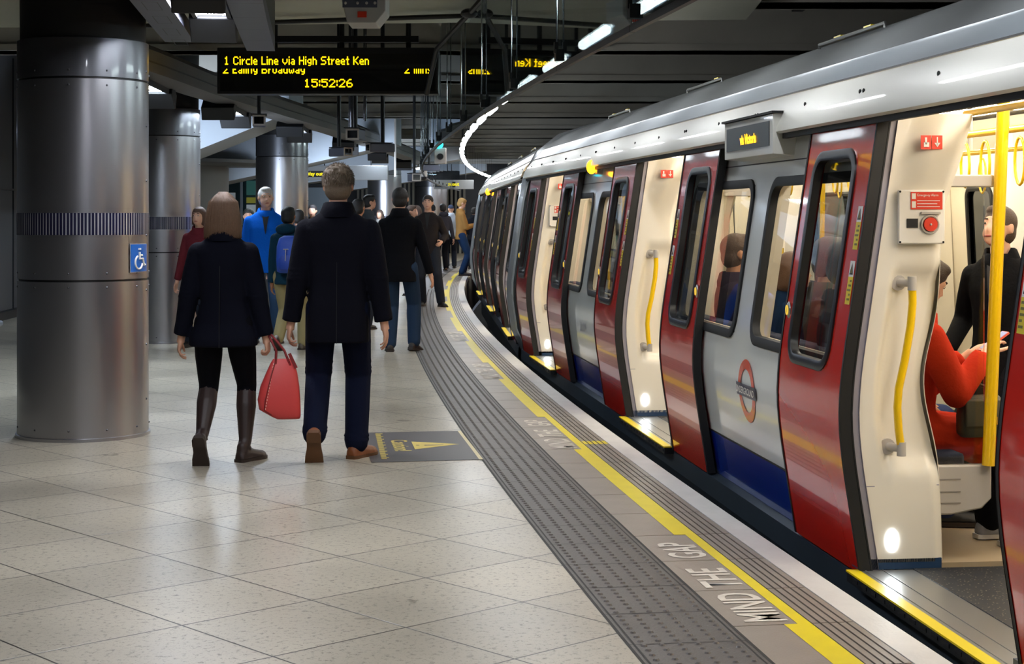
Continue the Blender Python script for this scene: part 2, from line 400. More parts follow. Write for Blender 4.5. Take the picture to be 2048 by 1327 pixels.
# left concourse wall and its panels
f = MB(); f.arc(7.0, 7.3, V0, V1, 0, 4.0, n=60); struct(f, 'wall_left', mat('wall_grey', '#3f4144', .6, bump=.15, bscale=8, var=.2, vscale=.8))
f = MB()
for i in range(40):
    v = 2 + i * 1.8; f.arc(6.98, 7.0, v, v + .03, 0, 3.9, n=1)
f.arc(6.97, 7.0, V0, V1, 1.9, 1.93); f.arc(6.9, 7.0, V0, V1, 0, .12)
struct(f, 'baseboard_left', m_dark)
f = MB(); p = [A(14, 92), A(-9.6, 92)]; f.quad((p[0].x, p[0].y, 0), (p[1].x, p[1].y, 0), (p[1].x, p[1].y, 4), (p[0].x, p[0].y, 4)); struct(f, 'wall_back', mat('far_wall', '#6a6d70', .6))
f = MB(); f.box(-20, 14, -3.2, -3.0, -1.1, 4.1); struct(f, 'wall_front', m_darkconc)

# sloping vault beams behind the columns (lit side and shaded underside put into the colours)
m_vault = mat('vault_lit_side', '#a9b2bb', .7, bump=.25, bscale=3, var=.22, vscale=.9)
m_under = mat('vault_shaded_underside', '#6e6c66', .75, var=.15, vscale=1)
def vault(x0, x1, y, z0, z1, th, wd, idx):
    f = MB(); n = 14; top = []; 
    for i in range(n + 1):
        t = i / n; x = x0 + (x1 - x0) * t; z = z0 + (z1 - z0) * t - .04 * math.sin(PI * t)
        top.append((x, z))
    rings = []
    for x, z in top:
        rings.append([(x, y, z + th), (x, y - .12, z + th * .5), (x, y, z), (x, y + wd, z + .02), (x, y + wd, z + th)])
    n_ = 5
    vs = [p for r in rings for p in r]; fs = []; 
    for i in range(n):
        for j in range(n_): fs.append((i * n_ + j, i * n_ + (j + 1) % n_, (i + 1) * n_ + (j + 1) % n_, (i + 1) * n_ + j))
    f.add(vs, fs)
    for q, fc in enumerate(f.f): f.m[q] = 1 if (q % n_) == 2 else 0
    f.add(rings[0], [tuple(range(5))]); f.add(rings[-1], [tuple(range(5))])
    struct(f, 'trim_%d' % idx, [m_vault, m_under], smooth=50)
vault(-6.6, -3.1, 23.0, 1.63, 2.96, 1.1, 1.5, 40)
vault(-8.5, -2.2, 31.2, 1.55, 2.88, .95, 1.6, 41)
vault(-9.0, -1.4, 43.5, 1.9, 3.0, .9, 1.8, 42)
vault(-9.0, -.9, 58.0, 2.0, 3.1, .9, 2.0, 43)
# brown-grey concrete drum, flat canopy and glazed lift booth behind the columns
f = MB(); f.lathe([(1.15, 0), (1.15, 2.42)], (-6.35, 30.2), 40); struct(f, 'wall_drum', mat('drum', '#5f5c55', .7, var=.2, vscale=1))
f = MB(); f.lathe([(0, 2.42), (1.75, 2.42), (1.85, 2.46), (1.85, 2.52), (0, 2.56)], (-6.35, 30.2), 40); struct(f, 'trim_50', mat('canopy', '#4c4c4a', .6))
# ================================================================ TRAIN (local frame: x into the car, y along it, z up from the platform level)
m_red = mat('door_red', '#cf281b', .18, coat=.9)
m_body = mat('body_grey', '#e2e6e2', .22, coat=.9)
m_cant = mat('cantrail_white', '#e2e2dc', .42, coat=.25)
m_blue = mat('body_blue', '#08308f', .2, coat=1.0)
m_roof = mat('roof_grey', '#84888a', .38, .25, var=.12, vscale=.8)
m_gut = mat('gutter_grey', '#9aa3ab', .3, .4)
m_rub = mat('rubber_black', '#08090c', .6)
m_ruba = mat('rubber_grey', '#191a1e', .3)
m_cream = mat('interior_cream', '#f0eadc', .32, coat=.3)
m_grey2 = mat('pillar_grey', '#a39ea8', .4)
m_under_ = mat('underframe', '#23282c', .45, .4, var=.3, vscale=4)
m_sole = mat('sole_bar', '#3c4852', .4, .5, var=.3, vscale=3)
m_int = mat('interior_wall', '#e8dfca', .45)
m_intfl = mat('interior_floor', '#ad9d83', .45, var=.12, vscale=5)
m_glass = glassmat('window_glass', (.86, .87, .84), 1.1)
m_dglass = glassmat('door_glass', (.78, .79, .76), 1.0)
m_yel = mat('pole_yellow', '#f2c400', .3, coat=.5)
m_alu = mat('aluminium', '#a7a8a6', .32, .8)
m_plast = mat('grey_plastic', '#b3aea8', .45)
m_redst = mat('red_sticker', '#d63a22', .4)
m_wst = mat('white_sticker', '#e9e6df', .4)
m_yst = mat('yellow_sticker', '#e0c70c', .4)
m_intlight = emis('interior_light', '#fff3e0', 25.0)
m_step = emis('step_light', '#eef8ff', 45.0)
m_amber = emis('amber_light', '#ff9a10', 9.0)
m_amberglow = emis('amber_text', '#ffb90a', 3.2)
m_moq = mat('seat_moquette', '#28324f', .85, bump=.3, bscale=200)
def speck_mat():
    m = mat('speckled_rubber', '#24262a', .5); nt = m.node_tree; L = nt.links; b = nt.nodes['Principled BSDF']
    tc = nt.nodes.new('ShaderNodeTexCoord'); v = nt.nodes.new('ShaderNodeTexVoronoi'); v.inputs['Scale'].default_value = 55; L.new(tc.outputs['Object'], v.inputs['Vector'])
    r = nt.nodes.new('ShaderNodeValToRGB'); r.color_ramp.elements[0].position = .16; r.color_ramp.elements[0].color = lin('#8f876b'); r.color_ramp.elements[1].position = .2; r.color_ramp.elements[1].color = lin('#202329')
    L.new(v.outputs['Distance'], r.inputs[0]); L.new(r.outputs[0], b.inputs['Base Color']); return m
m_speck = speck_mat()

def prof(z):
    a = .149 * (z - .70); b = .160 * (.62 - z)
    k = .035
    d = max(a, b, 0); return d + k * math.log(1 + math.exp((max(min(a, b, 0), -.3)) / k)) * .0 + (.012 * math.exp(-((z - .66) / .14) ** 2) if .3 < z < 1.0 else 0)
def frng(a, b, n): return [a + (b - a) * i / n for i in range(n + 1)]
ZB, ZT = -.03, 2.0
def zrows(*cuts):
    z = set(round(q, 4) for q in frng(ZB, ZT, 26))
    for c in cuts: z = {q for q in z if abs(q - c) > .012} | {c}
    return sorted(z)
def ring(mb, s0, s1, z0, z1, wd, ro, ri, fn, off, din=.03, mi=0):
    """rounded window surround: outer rim, face, inner return"""
    def rr(a0, a1, b0, b1, r):
        pts = []
        for cx, cy, a in ((a1 - r, b1 - r, 0), (a0 + r, b1 - r, 90), (a0 + r, b0 + r, 180), (a1 - r, b0 + r, 270)):
            for i in range(7): t = R(a + 15 * i); pts.append((cx + r * math.cos(t), cy + r * math.sin(t)))
        out = []; n = len(pts)
        for i in range(n):                      # subdivide long edges so the ring follows the curved skin
            p, q = pts[i], pts[(i + 1) % n]; k = max(1, int(math.hypot(q[0] - p[0], q[1] - p[1]) / .08)) if i % 7 == 6 else 1
            for j in range(k): out.append((p[0] + (q[0] - p[0]) * j / k, p[1] + (q[1] - p[1]) * j / k))
        return out
    o = rr(s0, s1, z0, z1, ro); n = len(o)
    i_ = rr(s0 + wd, s1 - wd, z0 + wd, z1 - wd, ri)
    # resample inner to the same count
    def resamp(P_, n):
        L = [0]; 
        for a in range(len(P_)): L.append(L[-1] + math.dist(P_[a], P_[(a + 1) % len(P_)]))
        return L
    # match by construction: same number of arc points, straight subdivisions differ -> map by normalised position
    def near(p): 
        cx = min(max(p[0], s0 + ro), s1 - ro); cy = min(max(p[1], z0 + ro), z1 - ro)
        dx, dy = p[0] - cx, p[1] - cy; l = math.hypot(dx, dy) or 1
        return (cx + dx / l * (ro - wd), cy + dy / l * (ro - wd))
    i_ = [near(p) for p in o]
    mid = [((a[0] * .5 + b[0] * .5), (a[1] * .5 + b[1] * .5)) for a, b in zip(o, i_)]
    rows = [(o, 0.004), (o, off), (mid, off - .006), (i_, off), (i_, din)]
    vs = [fn(p[0], p[1], d) for P_, d in rows for p in P_]; fs = []
    for k in range(4):
        for j in range(n): fs.append((k * n + j, k * n + (j + 1) % n, (k + 1) * n + (j + 1) % n, (k + 1) * n + j))
    mb.add(vs, fs, mi)
    return i_
LW = .98
def make_leaf(name, parent, tl, dr, button=True, sticker=True):
    fn = lambda s, z, o=0: Vector((prof(z) + o, tl + dr * s, z))
    s_ = [0, .02, .235, .53, .82, .96, LW]; zs = zrows(.86, 1.80)
    hole = lambda s, z: .235 < s < .82 and .86 < z < 1.80
    f = MB(); f.grid(lambda s, z: fn(s, z), s_, zs, 0, hole); f.grid(lambda s, z: fn(s, z, .042), s_, zs, 0, hole)
    f.grid(lambda o, z: fn(0, z, o), [0, .042], zs); f.grid(lambda o, z: fn(LW, z, o), [0, .042], zs)
    f.grid(lambda s, o: fn(s, ZB, o), s_, [0, .042]); f.grid(lambda s, o: fn(s, ZT, o), s_, [0, .042])
    lf = f.build('door_leaf', m_red, parent, smooth=40)
    f = MB(); ring(f, .2, .855, .825, 1.835, .045, .13, .09, fn, -.008, .03); f.build('window_frame', m_ruba, lf, smooth=50)
    f = MB(); f.grid(lambda s, z: fn(s, z, .026), [.236, .53, .819], zrows(.865, 1.795)[zrows(.865, 1.795).index(.865):zrows(.865, 1.795).index(1.795) + 1]); f.build('window_glass', m_dglass, lf)
    f = MB()
    for e, s0 in ((0, -.012), (1, LW - .012)):   # rubber on both vertical edges
        f.grid(lambda a, z, s0=s0: fn(s0 + .024 * (.5 - .5 * math.cos(PI * a)) , z, -.005 + .050 * a if s0 < .5 else -.004 + .050 * a), frng(0, 1, 2), zs)
        f.grid(lambda a, z, s0=s0: fn(s0 + .024 * a, z, -.003), [0, 1], zs)
        f.grid(lambda a, z, s0=s0: fn(s0 + (0 if s0 < .5 else .024), z, -.003 + .048 * a), [0, 1], zs)
    f.build('edge_seal', m_rub, lf, smooth=40)
    if button:
        f = MB(); c = fn(.918, 1.067, -.004); f.sph(c, (.010, .028, .042), 16, 8); b = f.build('door_button', m_alu, lf)
        f = MB(); f.tube([c + Vector((-.011, .015 * math.cos(t * PI / 8), .022 * math.sin(t * PI / 8))) for t in range(16)], .003, 6, closed=True); f.build('button_ring', emis('button_glow', '#ffd24a', .9), b)
    if sticker:
        f = MB(); g = MB(); h = MB()
        for z0 in (1.50, 1.26):
            f.grid(lambda s, z: fn(s, z, -.002), [.03, .095], [z0, z0 + .07]); g.grid(lambda s, z: fn(s, z, -.002), [.03, .095], [z0 - .12, z0])
            h.add([fn(.038, z0 + .01, -.003), fn(.087, z0 + .01, -.003), fn(.0625, z0 + .062, -.003)], [(0, 1, 2)])
        parts(f, 'warning_sticker', m_wst, lf); parts(g, 'sticker_text_panel', m_yst, lf)
        tri = h; h2 = MB()
        for z0 in (1.50, 1.26):
            h2.add([fn(.048, z0 + .016, -.0035), fn(.077, z0 + .016, -.0035), fn(.0625, z0 + .047, -.0035)], [(0, 1, 2)])
            for q in range(5): h2.grid(lambda s, z: fn(s, z, -.0035), [.038, .062 + .012 * (q % 3)], [z0 - .022 - q * .02, z0 - .013 - q * .02])
        parts(tri, 'sticker_triangle', m_rub, lf); h2.build('sticker_print', mat('sticker_ink', '#6c6012', .5), lf)
    return lf

def body_section(parent, t0, t1, wins, blue=True):
    fn = lambda t, z, o=0: Vector((prof(z) + .062 + o, t, z))
    ts = sorted({t0, t1} | {a + .03 for a, b in wins} | {b - .03 for a, b in wins}); zs = zrows(.235, .87, 1.70)
    hole = lambda t, z: any(a + .03 < t < b - .03 for a, b in wins) and .87 < z < 1.70
    f = MB(); f.grid(lambda t, z: fn(t, z), ts, [z for z in zs if z >= .235], 0, hole); f.grid(lambda t, z: fn(t, z), ts, [z for z in zs if z <= .235], 1)
    for t in (t0, t1): f.grid(lambda o, z: fn(t, z, o), [0, .10], zs, 0)
    p = f.build('body_panel', [m_body, m_blue], parent, smooth=40)
    f = MB(); f.grid(lambda t, z: fn(t, z, .10), ts, zs, 0, hole)
    for a, b in wins:
        for z in (.87, 1.70): f.grid(lambda t, o: fn(t, z, o), [a + .03, b - .03], [0.03, .10])
        for t in (a + .03, b - .03): f.grid(lambda o, z: fn(t, z, o), [.03, .10], frng(.87, 1.70, 10))
    f.build('inner_lining', m_int, parent, smooth=40)
    for a, b in wins:
        f = MB(); ring(f, a, b, .835, 1.735, .05, .13, .085, fn, -.012, .03); w_ = f.build('window_frame', m_rub, parent, smooth=50)
        f = MB(); f.grid(lambda t, z: fn(t, z, .02), [a + .03, b - .03], frng(.87, 1.70, 10)); f.build('window_glass', m_glass, w_)
    f = MB(); f.grid(lambda t, z: fn(t, z, -.001), [t0, t1], [.228, .240]); f.grid(lambda t, z: fn(t, z, -.001), [t0, t1], [1.815, 1.822]); f.build('panel_joint', m_rub, parent)

def standback(parent, t, sgn, panel, full=True):
    """draught-screen pillar beside a doorway; its broad face looks along the car. sgn=+1: far side of the opening, faces back to the camera"""
    ne = lambda z: .467 + .22 * max(0, z - 1.5) * 2.0 * .5 + .03 * max(0, .3 - z) - .075 * math.exp(-((z - .80) / .26) ** 2) + (.0 if z < 1.9 else .0)
    zs = frng(.02, 1.97, 48)
    def fc(a, z):
        n0 = prof(z) + .083; n1 = ne(z) + (0 if z < 1.5 else .06 * (z - 1.5))
        x = n0 + (n1 - n0) * a
        # moulded hand-hold recess
        def sm(q): q = min(max(q, 0), 1); return q * q * (3 - 2 * q)
        d = sm((a - .22) / .16) * sm((z - .40) / .10) * sm((1.32 - z) / .08) * .045
        d += .012 * math.sin(min(max((a - .9) / .1, 0), 1) * PI / 2)
        # facet near the head
        if z > 1.52: d -= .05 * sm((z - 1.52) / .3) * sm((a - .15 + (1.9 - z) * .5) / .5)
        return Vector((x, t + sgn * (.0 + d), z))
    f = MB(); f.grid(fc, frng(0, 1, 26), zs)
    f.grid(lambda a, z: Vector((ne(z) + (0 if z < 1.5 else .06 * (z - 1.5)) + .02 * math.sin(PI * a), t + sgn * (.012 + .11 * a), z)), frng(0, 1, 5), zs)
    f.grid(lambda a, z: Vector((prof(z) + .10 + (ne(z) - prof(z) - .10) * a, t + sgn * .122, z)), [0, 1], zs)
    p = f.build('standback_pillar', m_cream, parent, smooth=50)
    f = MB()
    for k, (a, b) in enumerate(((.047, .054), (.056, .084))):
        f.grid(lambda q, z: Vector((prof(z) + a + (b - a) * q, t + sgn * (-.012 + .012 * k), z)), [0, 1], zrows(), k)
        f.grid(lambda q, z: Vector((prof(z) + b, t + sgn * (-.012 + .05 * q), z)), [0, 1], zrows(), k)
    f.build('door_frame', [m_rub, m_grey2], parent, smooth=40)
    f = MB(); f.box(.10, .47, *sorted((t, t + sgn * .1)), -.01, .035); f.build('kick_strip', mat('kick_blue', '#1d3a5c', .4), p)
    f = MB(); f.grid(lambda a, z: fc(a, z) + Vector((0, -sgn * .0015, 0)), [.0, 1], [.352 - .002, .352 + .002]); f.build('panel_joint', m_grey2, p)
    # step light
    f = MB(); c = Vector((.245, t - sgn * .004, .115)); vs = [c + Vector((.023 * math.cos(q * PI / 8), 0, .045 * math.sin(q * PI / 8))) for q in range(16)]; f.add(vs, [tuple(range(16))]); f.build('step_light', m_step, p)
    # yellow grab pole following the wall
    pts = [(.318, 1.235), (.320, 1.15), (.311, 1.05), (.285, .90), (.258, .78), (.252, .70), (.258, .60), (.27, .52)]
    f = MB(); f.tube([(n, t - sgn * .05, z) for n, z in pts], .0175, 12); gp = f.build('grab_pole', m_yel, p, smooth=60)
    f = MB()
    for (n, z) in (pts[0], pts[-1]):
        f.cone((n, t - sgn * .05, z - .03), (n, t - sgn * .05, z + .03), .020, .020, 14); f.cone((n - .03, t + sgn * .05, z), (n, t - sgn * .05, z), .02, .015, 12); f.cone((n - .033, t + sgn * .03, z), (n - .033, t + sgn * .05, z), .035, .035, 16)
    parts(f, 'pole_bracket', m_plast, gp, smooth=60)
    # red pictogram sticker
    yy = t - sgn * .055 if sgn > 0 else t - sgn * .055
    f = MB(); f.box(.355, .402, yy - .001, yy + .001, 1.815, 1.875); f.box(.405, .452, yy - .001, yy + .001, 1.815, 1.875); s_ = f.build('red_sticker', m_redst, p)
    f = MB(); y2 = yy - sgn * .003
    f.box(.373, .382, y2, y2 + .0005, 1.835, 1.866); f.box(.368, .392, y2, y2 + .0005, 1.825, 1.845); f.box(.426, .431, y2, y2 + .0005, 1.832, 1.868)
    f.add([(.415, y2, 1.843), (.442, y2, 1.843), (.4285, y2, 1.824)], [(0, 1, 2)]); f.build('pictogram', m_wst, s_)
    if panel:
        yb = t - sgn * .015
        f = MB(); f.box(.262, .472, min(yb, yb - sgn * .02), max(yb, yb - sgn * .02), 1.405, 1.64); ep = f.build('emergency_panel', m_wst, p, bevel=.006)
        yb -= sgn * .021
        f = MB(); f.box(.317, .459, min(yb, yb - sgn * .002), max(yb, yb - sgn * .002), 1.555, 1.63); lb = f.build('red_label', m_redst, ep)
        y2 = yb - sgn * .003
        textm = textmesh('Emergency Alarm', .0155, 'lettering', m_wst, lb, frame4((.345, y2, 1.612), (1, 0, 0), (0, 0, 1)), xs=.86)
        f = MB()
        for q in range(3): f.box(.345, .447 - .012 * (q % 2), y2, y2 + .0004, 1.565 + q * .013, 1.568 + q * .013)
        f.box(.321, .339, y2, y2 + .0004, 1.60, 1.625); f.box(.321, .339, y2, y2 + .0004, 1.562, 1.59); f.build('label_print', m_wst, lb)
        f = MB(); f.cone((.402, yb, 1.49), (.402, yb - sgn * .015, 1.49), .030, .03, 24); b1 = f.build('alarm_disc', m_redst, ep)
        f = MB(); f.tube([(.402 + .038 * math.cos(q * PI / 10), yb - sgn * .006, 1.49 + .038 * math.sin(q * PI / 10)) for q in range(20)], .005, 6, closed=True); f.cone((.402, yb - sgn * .013, 1.49), (.402, yb - sgn * .02, 1.49), .006, .004, 10)
        f.box(.362, .447, min(yb, yb - sgn * .012), max(yb, yb - sgn * .012), 1.535, 1.545); f.build('disc_cover', m_plast, ep)
        f = MB(); f.box(.299, .349, min(yb, yb - sgn * .002), max(yb, yb - sgn * .002), 1.475, 1.515); f.build('speaker_slot', m_rub, ep)
        f = MB(); [f.sph((x, yb, z), .005, 8, 5) for x in (.270, .464) for z in (1.413, 1.632)]; parts(f, 'screw', m_dark, ep)

def screen(parent, t, sgn):
    """glass draught screen between the pillar and the yellow pole, with rail and modesty panel"""
    f = MB(); f.box(.43, .72, t + .004, t + .012, .42, 1.66); f.build('screen_glass', glassmat('screen_glass', (.93, .93, .9), .8), parent)
    f = MB(); f.box(.43, .76, t - .012, t + .022, 1.655, 1.71); f.build('screen_rail', m_plast, parent, bevel=.006)
    f = MB(); prf = [(.41, .42), (.745, .42), (.745, .27), (.70, .225), (.56, .20), (.41, .20)]
    f.loft([[(x, t - .02, z) for x, z in prf], [(x, t + .03, z) for x, z in prf]]); mp = f.build('modesty_panel', m_plast, parent, bevel=.008)
    f = MB(); [f.box(.43, .60, t - .022, t - .0195, z, z + .006) for z in (.25, .30, .355)]; parts(f, 'panel_groove', mat('groove_grey', '#8b8680', .5), mp)
    f = MB(); f.cone((.72, t - .04, .42), (.80, t - .04, 2.25), .028, .028, 16); f.build('yellow_pole', m_yel, parent, smooth=60)

def make_car(rootname, label):
    root = thing(rootname, label, 'train car')
    CTRS = (-5.5, 0.0, 5.5); HL = 7.62
    for i, c in enumerate(CTRS):
        make_leaf('door_leaf', root, c + .8, 1); make_leaf('door_leaf', root, c - .88, -1)
        standback(root, c + .80, 1, i != 1); standback(root, c - .80, -1, False)
        screen(root, c + .93, 1); screen(root, c - .95, -1)
        # sill, threshold plate, speckled vestibule floor
        f = MB(); f.box(.045, .10, c - .84, c + .82, -.018, -.010); sl = f.build('yellow_sill', m_yst, root); f = MB(); f.box(.05, .2, c - .84, c + .82, -.06, -.018); f.build('sill_beam', m_under_, root)
        f = MB(); [f.box(.047, .05, c - .82 + q * .115, c - .76 + q * .115, -.046, -.03) for q in range(14)]; parts(f, 'sill_slot', m_rub, sl)
        f = MB(); f.box(.10, .34, c - .80, c + .80, -.05, -.012); f.box(.12, .126, c - .8, c + .8, -.012, -.009); f.box(.2, .206, c - .8, c + .8, -.012, -.009); f.build('threshold_plate', m_alu, root)
        f = MB(); f.box(.34, 2.5, c - .80, c + .80, -.05, -.008); f.build('vestibule_floor', m_speck, root)
        f = MB(); f.box(.34, 2.6, c + .9, c + 4.6 if i < 2 else HL, -.05, -.008); f.build('saloon_floor', m_intfl, root) if i < 3 else None
        if i == 0: f = MB(); f.box(.34, 2.6, -HL, c - .9, -.05, -.008); f.build('saloon_floor', m_intfl, root)
    W = [(-4.42, -2.91), (-2.59, -1.08)]
    body_section(root, -4.685, -.815, W); body_section(root, .815, 4.685, [(-b, -a) for a, b in W][::-1]); body_section(root, 6.315, HL, [(6.45, 7.1)]); body_section(root, -HL, -6.315, [(-7.2, -6.45)])
    # cantrail, gutter, roof: one extruded profile each
    def extr(name, P_, mt, t0=-HL, t1=HL, smooth=35, parent=root, n=1):
        f = MB(); f.grid(lambda a, t: Vector((P_[int(round(a))][0], t, P_[int(round(a))][1])), list(range(len(P_))), frng(t0, t1, n)); return f.build(name, mt, parent, smooth)
    ct = extr('cantrail', [(.34, 1.985), (.155, 1.955), (.135, 1.965), (.138, 1.985), (.165, 2.05), (.205, 2.11), (.262, 2.172)], m_cant)
    extr('header_seal', [(.27, 2.0), (.20, 1.93), (.17, 1.93), (.17, 1.99)], m_rub)
    extr('cantrail_joint', [(.258, 2.172), (.262, 2.182)], m_rub)
    extr('gutter', [(.262, 2.18), (.345, 2.275), (.350, 2.29), (.366, 2.292)], m_gut)
    rp = [(.366, 2.29), (.47, 2.385), (.62, 2.475), (.82, 2.555), (1.05, 2.61), (1.30, 2.635), (1.46, 2.64)]
    rf = extr('roof', rp + [(2.92 - x, z) for x, z in rp[-2::-1]] + [(2.72, 2.0)], m_roof)
    f = MB(); [f.tube([(x, y, z) for x, y, z in ((.60, t, 2.475), (.60, t, 2.50), (.60, t + 1.1, 2.50), (.60, t + 1.1, 2.475))], .009, 8) for t in (-3.6, -.2, 3.3)]; parts(f, 'roof_handrail', m_alu, rf)
    f = MB(); [f.box(.595, .62, t, t + .12, 2.495, 2.515) for t in (-3.4, -2.9, -.1, 3.4, 4.1)]; parts(f, 'yellow_clip', m_yst, rf)
    f = MB()
    for t in frng(-7.2, 7.2, 16):
        for d in ((0, .05) if int(t * 10) % 2 else (0,)): f.sph((.186, t + d, 2.085), (.006, .012, .012), 8, 5)
    parts(f, 'cantrail_bolt', m_rub, ct)
    # underframe
    f = MB(); f.grid(lambda a, t: Vector(([.165, .115, .11, .16, .3][int(a)], t, [-.03, -.045, -.16, -.25, -.27][int(a)])), [0, 1, 2, 3, 4], [-HL, HL]); f.build('sole_bar', m_sole, root)
    f = MB(); f.box(.20, 2.7, -HL + .1, HL - .1, -.55, -.08)
    for t in (-5.2, 5.2):
        for d in (-1.1, 1.1): f.cone((.5, t + d, -.42), (.62, t + d, -.42), .38, .38, 28)
    f.build('underframe', m_under_, root)
    # far side wall with dark windows and closed doors
    f = MB(); wn = [(-4.5, -3.0), (-2.6, -1.1), (1.1, 2.6), (3.0, 4.5), (-5.45, -4.95), (-6.05, -5.55), (-.5, -.05), (.05, .5), (4.95, 5.45), (5.55, 6.05)]
    ts = sorted({-HL, HL} | {a for a, b in wn} | {b for a, b in wn}); f.grid(lambda t, z: Vector((2.78 - .05 * z, t, z)), ts, [-.03, .86, 1.72, 2.1], 0, lambda t, z: .86 < z < 1.72 and any(a < t < b for a, b in wn)); f.build('far_wall', m_int, root)
    f = MB(); [f.grid(lambda t, z: Vector((2.79 - .05 * z, t, z)), [a, b], [.86, 1.72]) for a, b in wn]; parts(f, 'far_glass', glassmat('far_glass', (.10, .11, .12), 1.3), root)
    f = MB(); fnf = lambda t, z, o=0: Vector((2.775 - .05 * z + o, t, z)); [ring(f, a - .03, b + .03, .83, 1.75, .04, .1, .06, fnf, -.012, .0) for a, b in wn]; parts(f, 'far_window_frame', m_rub, root)
    # ceiling, light strips, ducts
    f = MB(); f.grid(lambda x, t: Vector((x, t, 2.28 - .05 * abs(x - 1.46))), [.36, .9, 1.46, 2.0, 2.6], [-HL, HL]); f.build('interior_ceiling', mat('int_ceiling', '#d9d3c5', .5), root)
    f = MB(); f.grid(lambda x, t: Vector((x, t, 2.02 + (x - .26) * .9)), [.19, .42], [-HL, HL]); f.grid(lambda x, t: Vector((x, t, 2.02 + (2.66 - x) * .9)), [2.45, 2.72], [-HL, HL]); parts(f, 'advert_cove', m_int, root)
    f = MB()
    for k in range(10):
        for x in (.80, 2.12): f.box(x - .07, x + .07, -HL + .1 + k * 1.52, -HL + 1.5 + k * 1.52, 2.20, 2.235)
    parts(f, 'light_strip', m_intlight, root)
    # yellow overhead rails and straps
    for x, z in ((.98, 1.93), (1.94, 1.93)):
        f = MB(); f.cone((x, -HL + .4, z), (x, HL - .4, z), .017, .017, 12); hr = f.build('overhead_rail', m_yel, root, smooth=60)
        f = MB(); [f.cone((x, t, z), (x, t, 2.26), .016, .016, 10) for t in frng(-7, 7, 10)]; parts(f, 'rail_hanger', m_plast, hr)
        for t in (-6.3, -5.9, -5.2, -4.8, -4.35, -3.95, -3.7, -3.2, -2.6, -1.9, -1.6, -.6, .5, 1.3):
            f = MB(); f.tube([(x, t + .055 * math.sin(q * PI / 8) * (1 if q <= 16 else 1), z - .04 - .22 * (1 - math.cos(q * PI / 8)) * .5) for q in range(16)], .007, 8, closed=True)
            parts(f, 'hand_strap', m_yel, hr, smooth=60)
    for c in CTRS:
        f = MB(); f.cone((1.46, c + .3, -.01), (1.5, c + .3, 2.25), .018, .018, 14); f.build('yellow_pole', m_yel, root, smooth=60)
        f = MB(); f.cone((1.28, c + 1.62, -.01), (1.36, c + 1.62, 2.25), .022, .022, 14); f.build('yellow_pole', m_yel, root, smooth=60)
        f = MB(); f.cone((.62, c - .75, 1.98), (.62, c + .9, 1.98), .016, .016, 10); f.build('doorway_rail', m_yel, root, smooth=60)
    # seats along both sides
    for a, b in ((-4.5, -1.0), (1.0, 4.5)):
        for side in (0, 1):
            fx = (lambda x: x) if side == 0 else (lambda x: 2.86 - x)
            n = 6
            for q in range(n):
                y0 = a + (b - a) * q / n; y1 = y0 + (b - a) / n - .02
                f = MB(); xs = sorted((fx(.22), fx(.66))); f.box(xs[0], xs[1], y0, y1, .38, .46)
                xs = sorted((fx(.20), fx(.30))); f.box(xs[0], xs[1], y0, y1, .46, .88); f.build('seat', m_moq, root, bevel=.02)
            f = MB(); xs = sorted((fx(.22), fx(.5))); f.box(xs[0], xs[1], a, b, .0, .36); f.build('seat_plinth', m_grey2, root)
    # far-side draught pillars
    for c in CTRS:
        for s_ in (-.95, .85):
            f = MB(); f.loft([[(2.42, c + s_, z), (2.40 + .03 * math.sin(z * 3), c + s_ + .05, z), (2.42, c + s_ + .1, z), (2.76 - .04 * z, c + s_ + .1, z), (2.76 - .04 * z, c + s_, z)] for z in frng(0, 2.1, 12)]); p = f.build('far_pillar', m_cream, root, smooth=50)
            f = MB(); f.tube([(2.38, c + s_ - .04, z) for z in (.5, .8, 1.2)], .016, 10); f.build('far_grab_pole', m_yel, p, smooth=60)
    # gangway
    f = MB(); G = []
    gp = [(.17, -.05), (.05, .2), (.0, .55), (.0, .75), (.06, 1.2), (.13, 1.7), (.2, 2.0), (.34, 2.25), (.6, 2.45), (1.0, 2.58), (1.46, 2.62), (1.92, 2.58), (2.3, 2.45), (2.7, 2.1), (2.85, 1.0), (2.8, -.05)]
    cs = [0, .03, .06, .085, .115, .15, .18, .205, .235]; bl = [.06, .0, -.035, -.02, .015, -.02, -.035, .0, .06]
    for s_, b_ in zip(cs, bl):
        G.append([(1.46 + (x - 1.46) * (1 - b_ / 1.3), HL - .03 + s_, .9 + (z - .9) * (1 - b_ / 1.3)) for x, z in gp])
    f.loft(G, caps=False); f.build('gangway_bellows', mat('gangway_silver', '#a9adb0', .25, .55, coat=.5), root, smooth=60)
    f = MB(); f.loft([[(x, HL - .2, z) for x, z in gp], [(x, HL, z) for x, z in gp]], caps=False); f.build('end_ring', m_body, root, smooth=50)
    # amber indicator
    f = MB(); f.sph((.15, 2.75, 1.955), (.045, .055, .062), 16, 10); am = f.build('amber_indicator', m_amber, root)
    f = MB(); f.box(.19, .27, 2.69, 2.81, 1.89, 2.03); f.build('indicator_base', m_plast, am, bevel=.01)
    return root

car = make_car('train_car', 'nearest train car with round platform emblem and destination display above its windows')
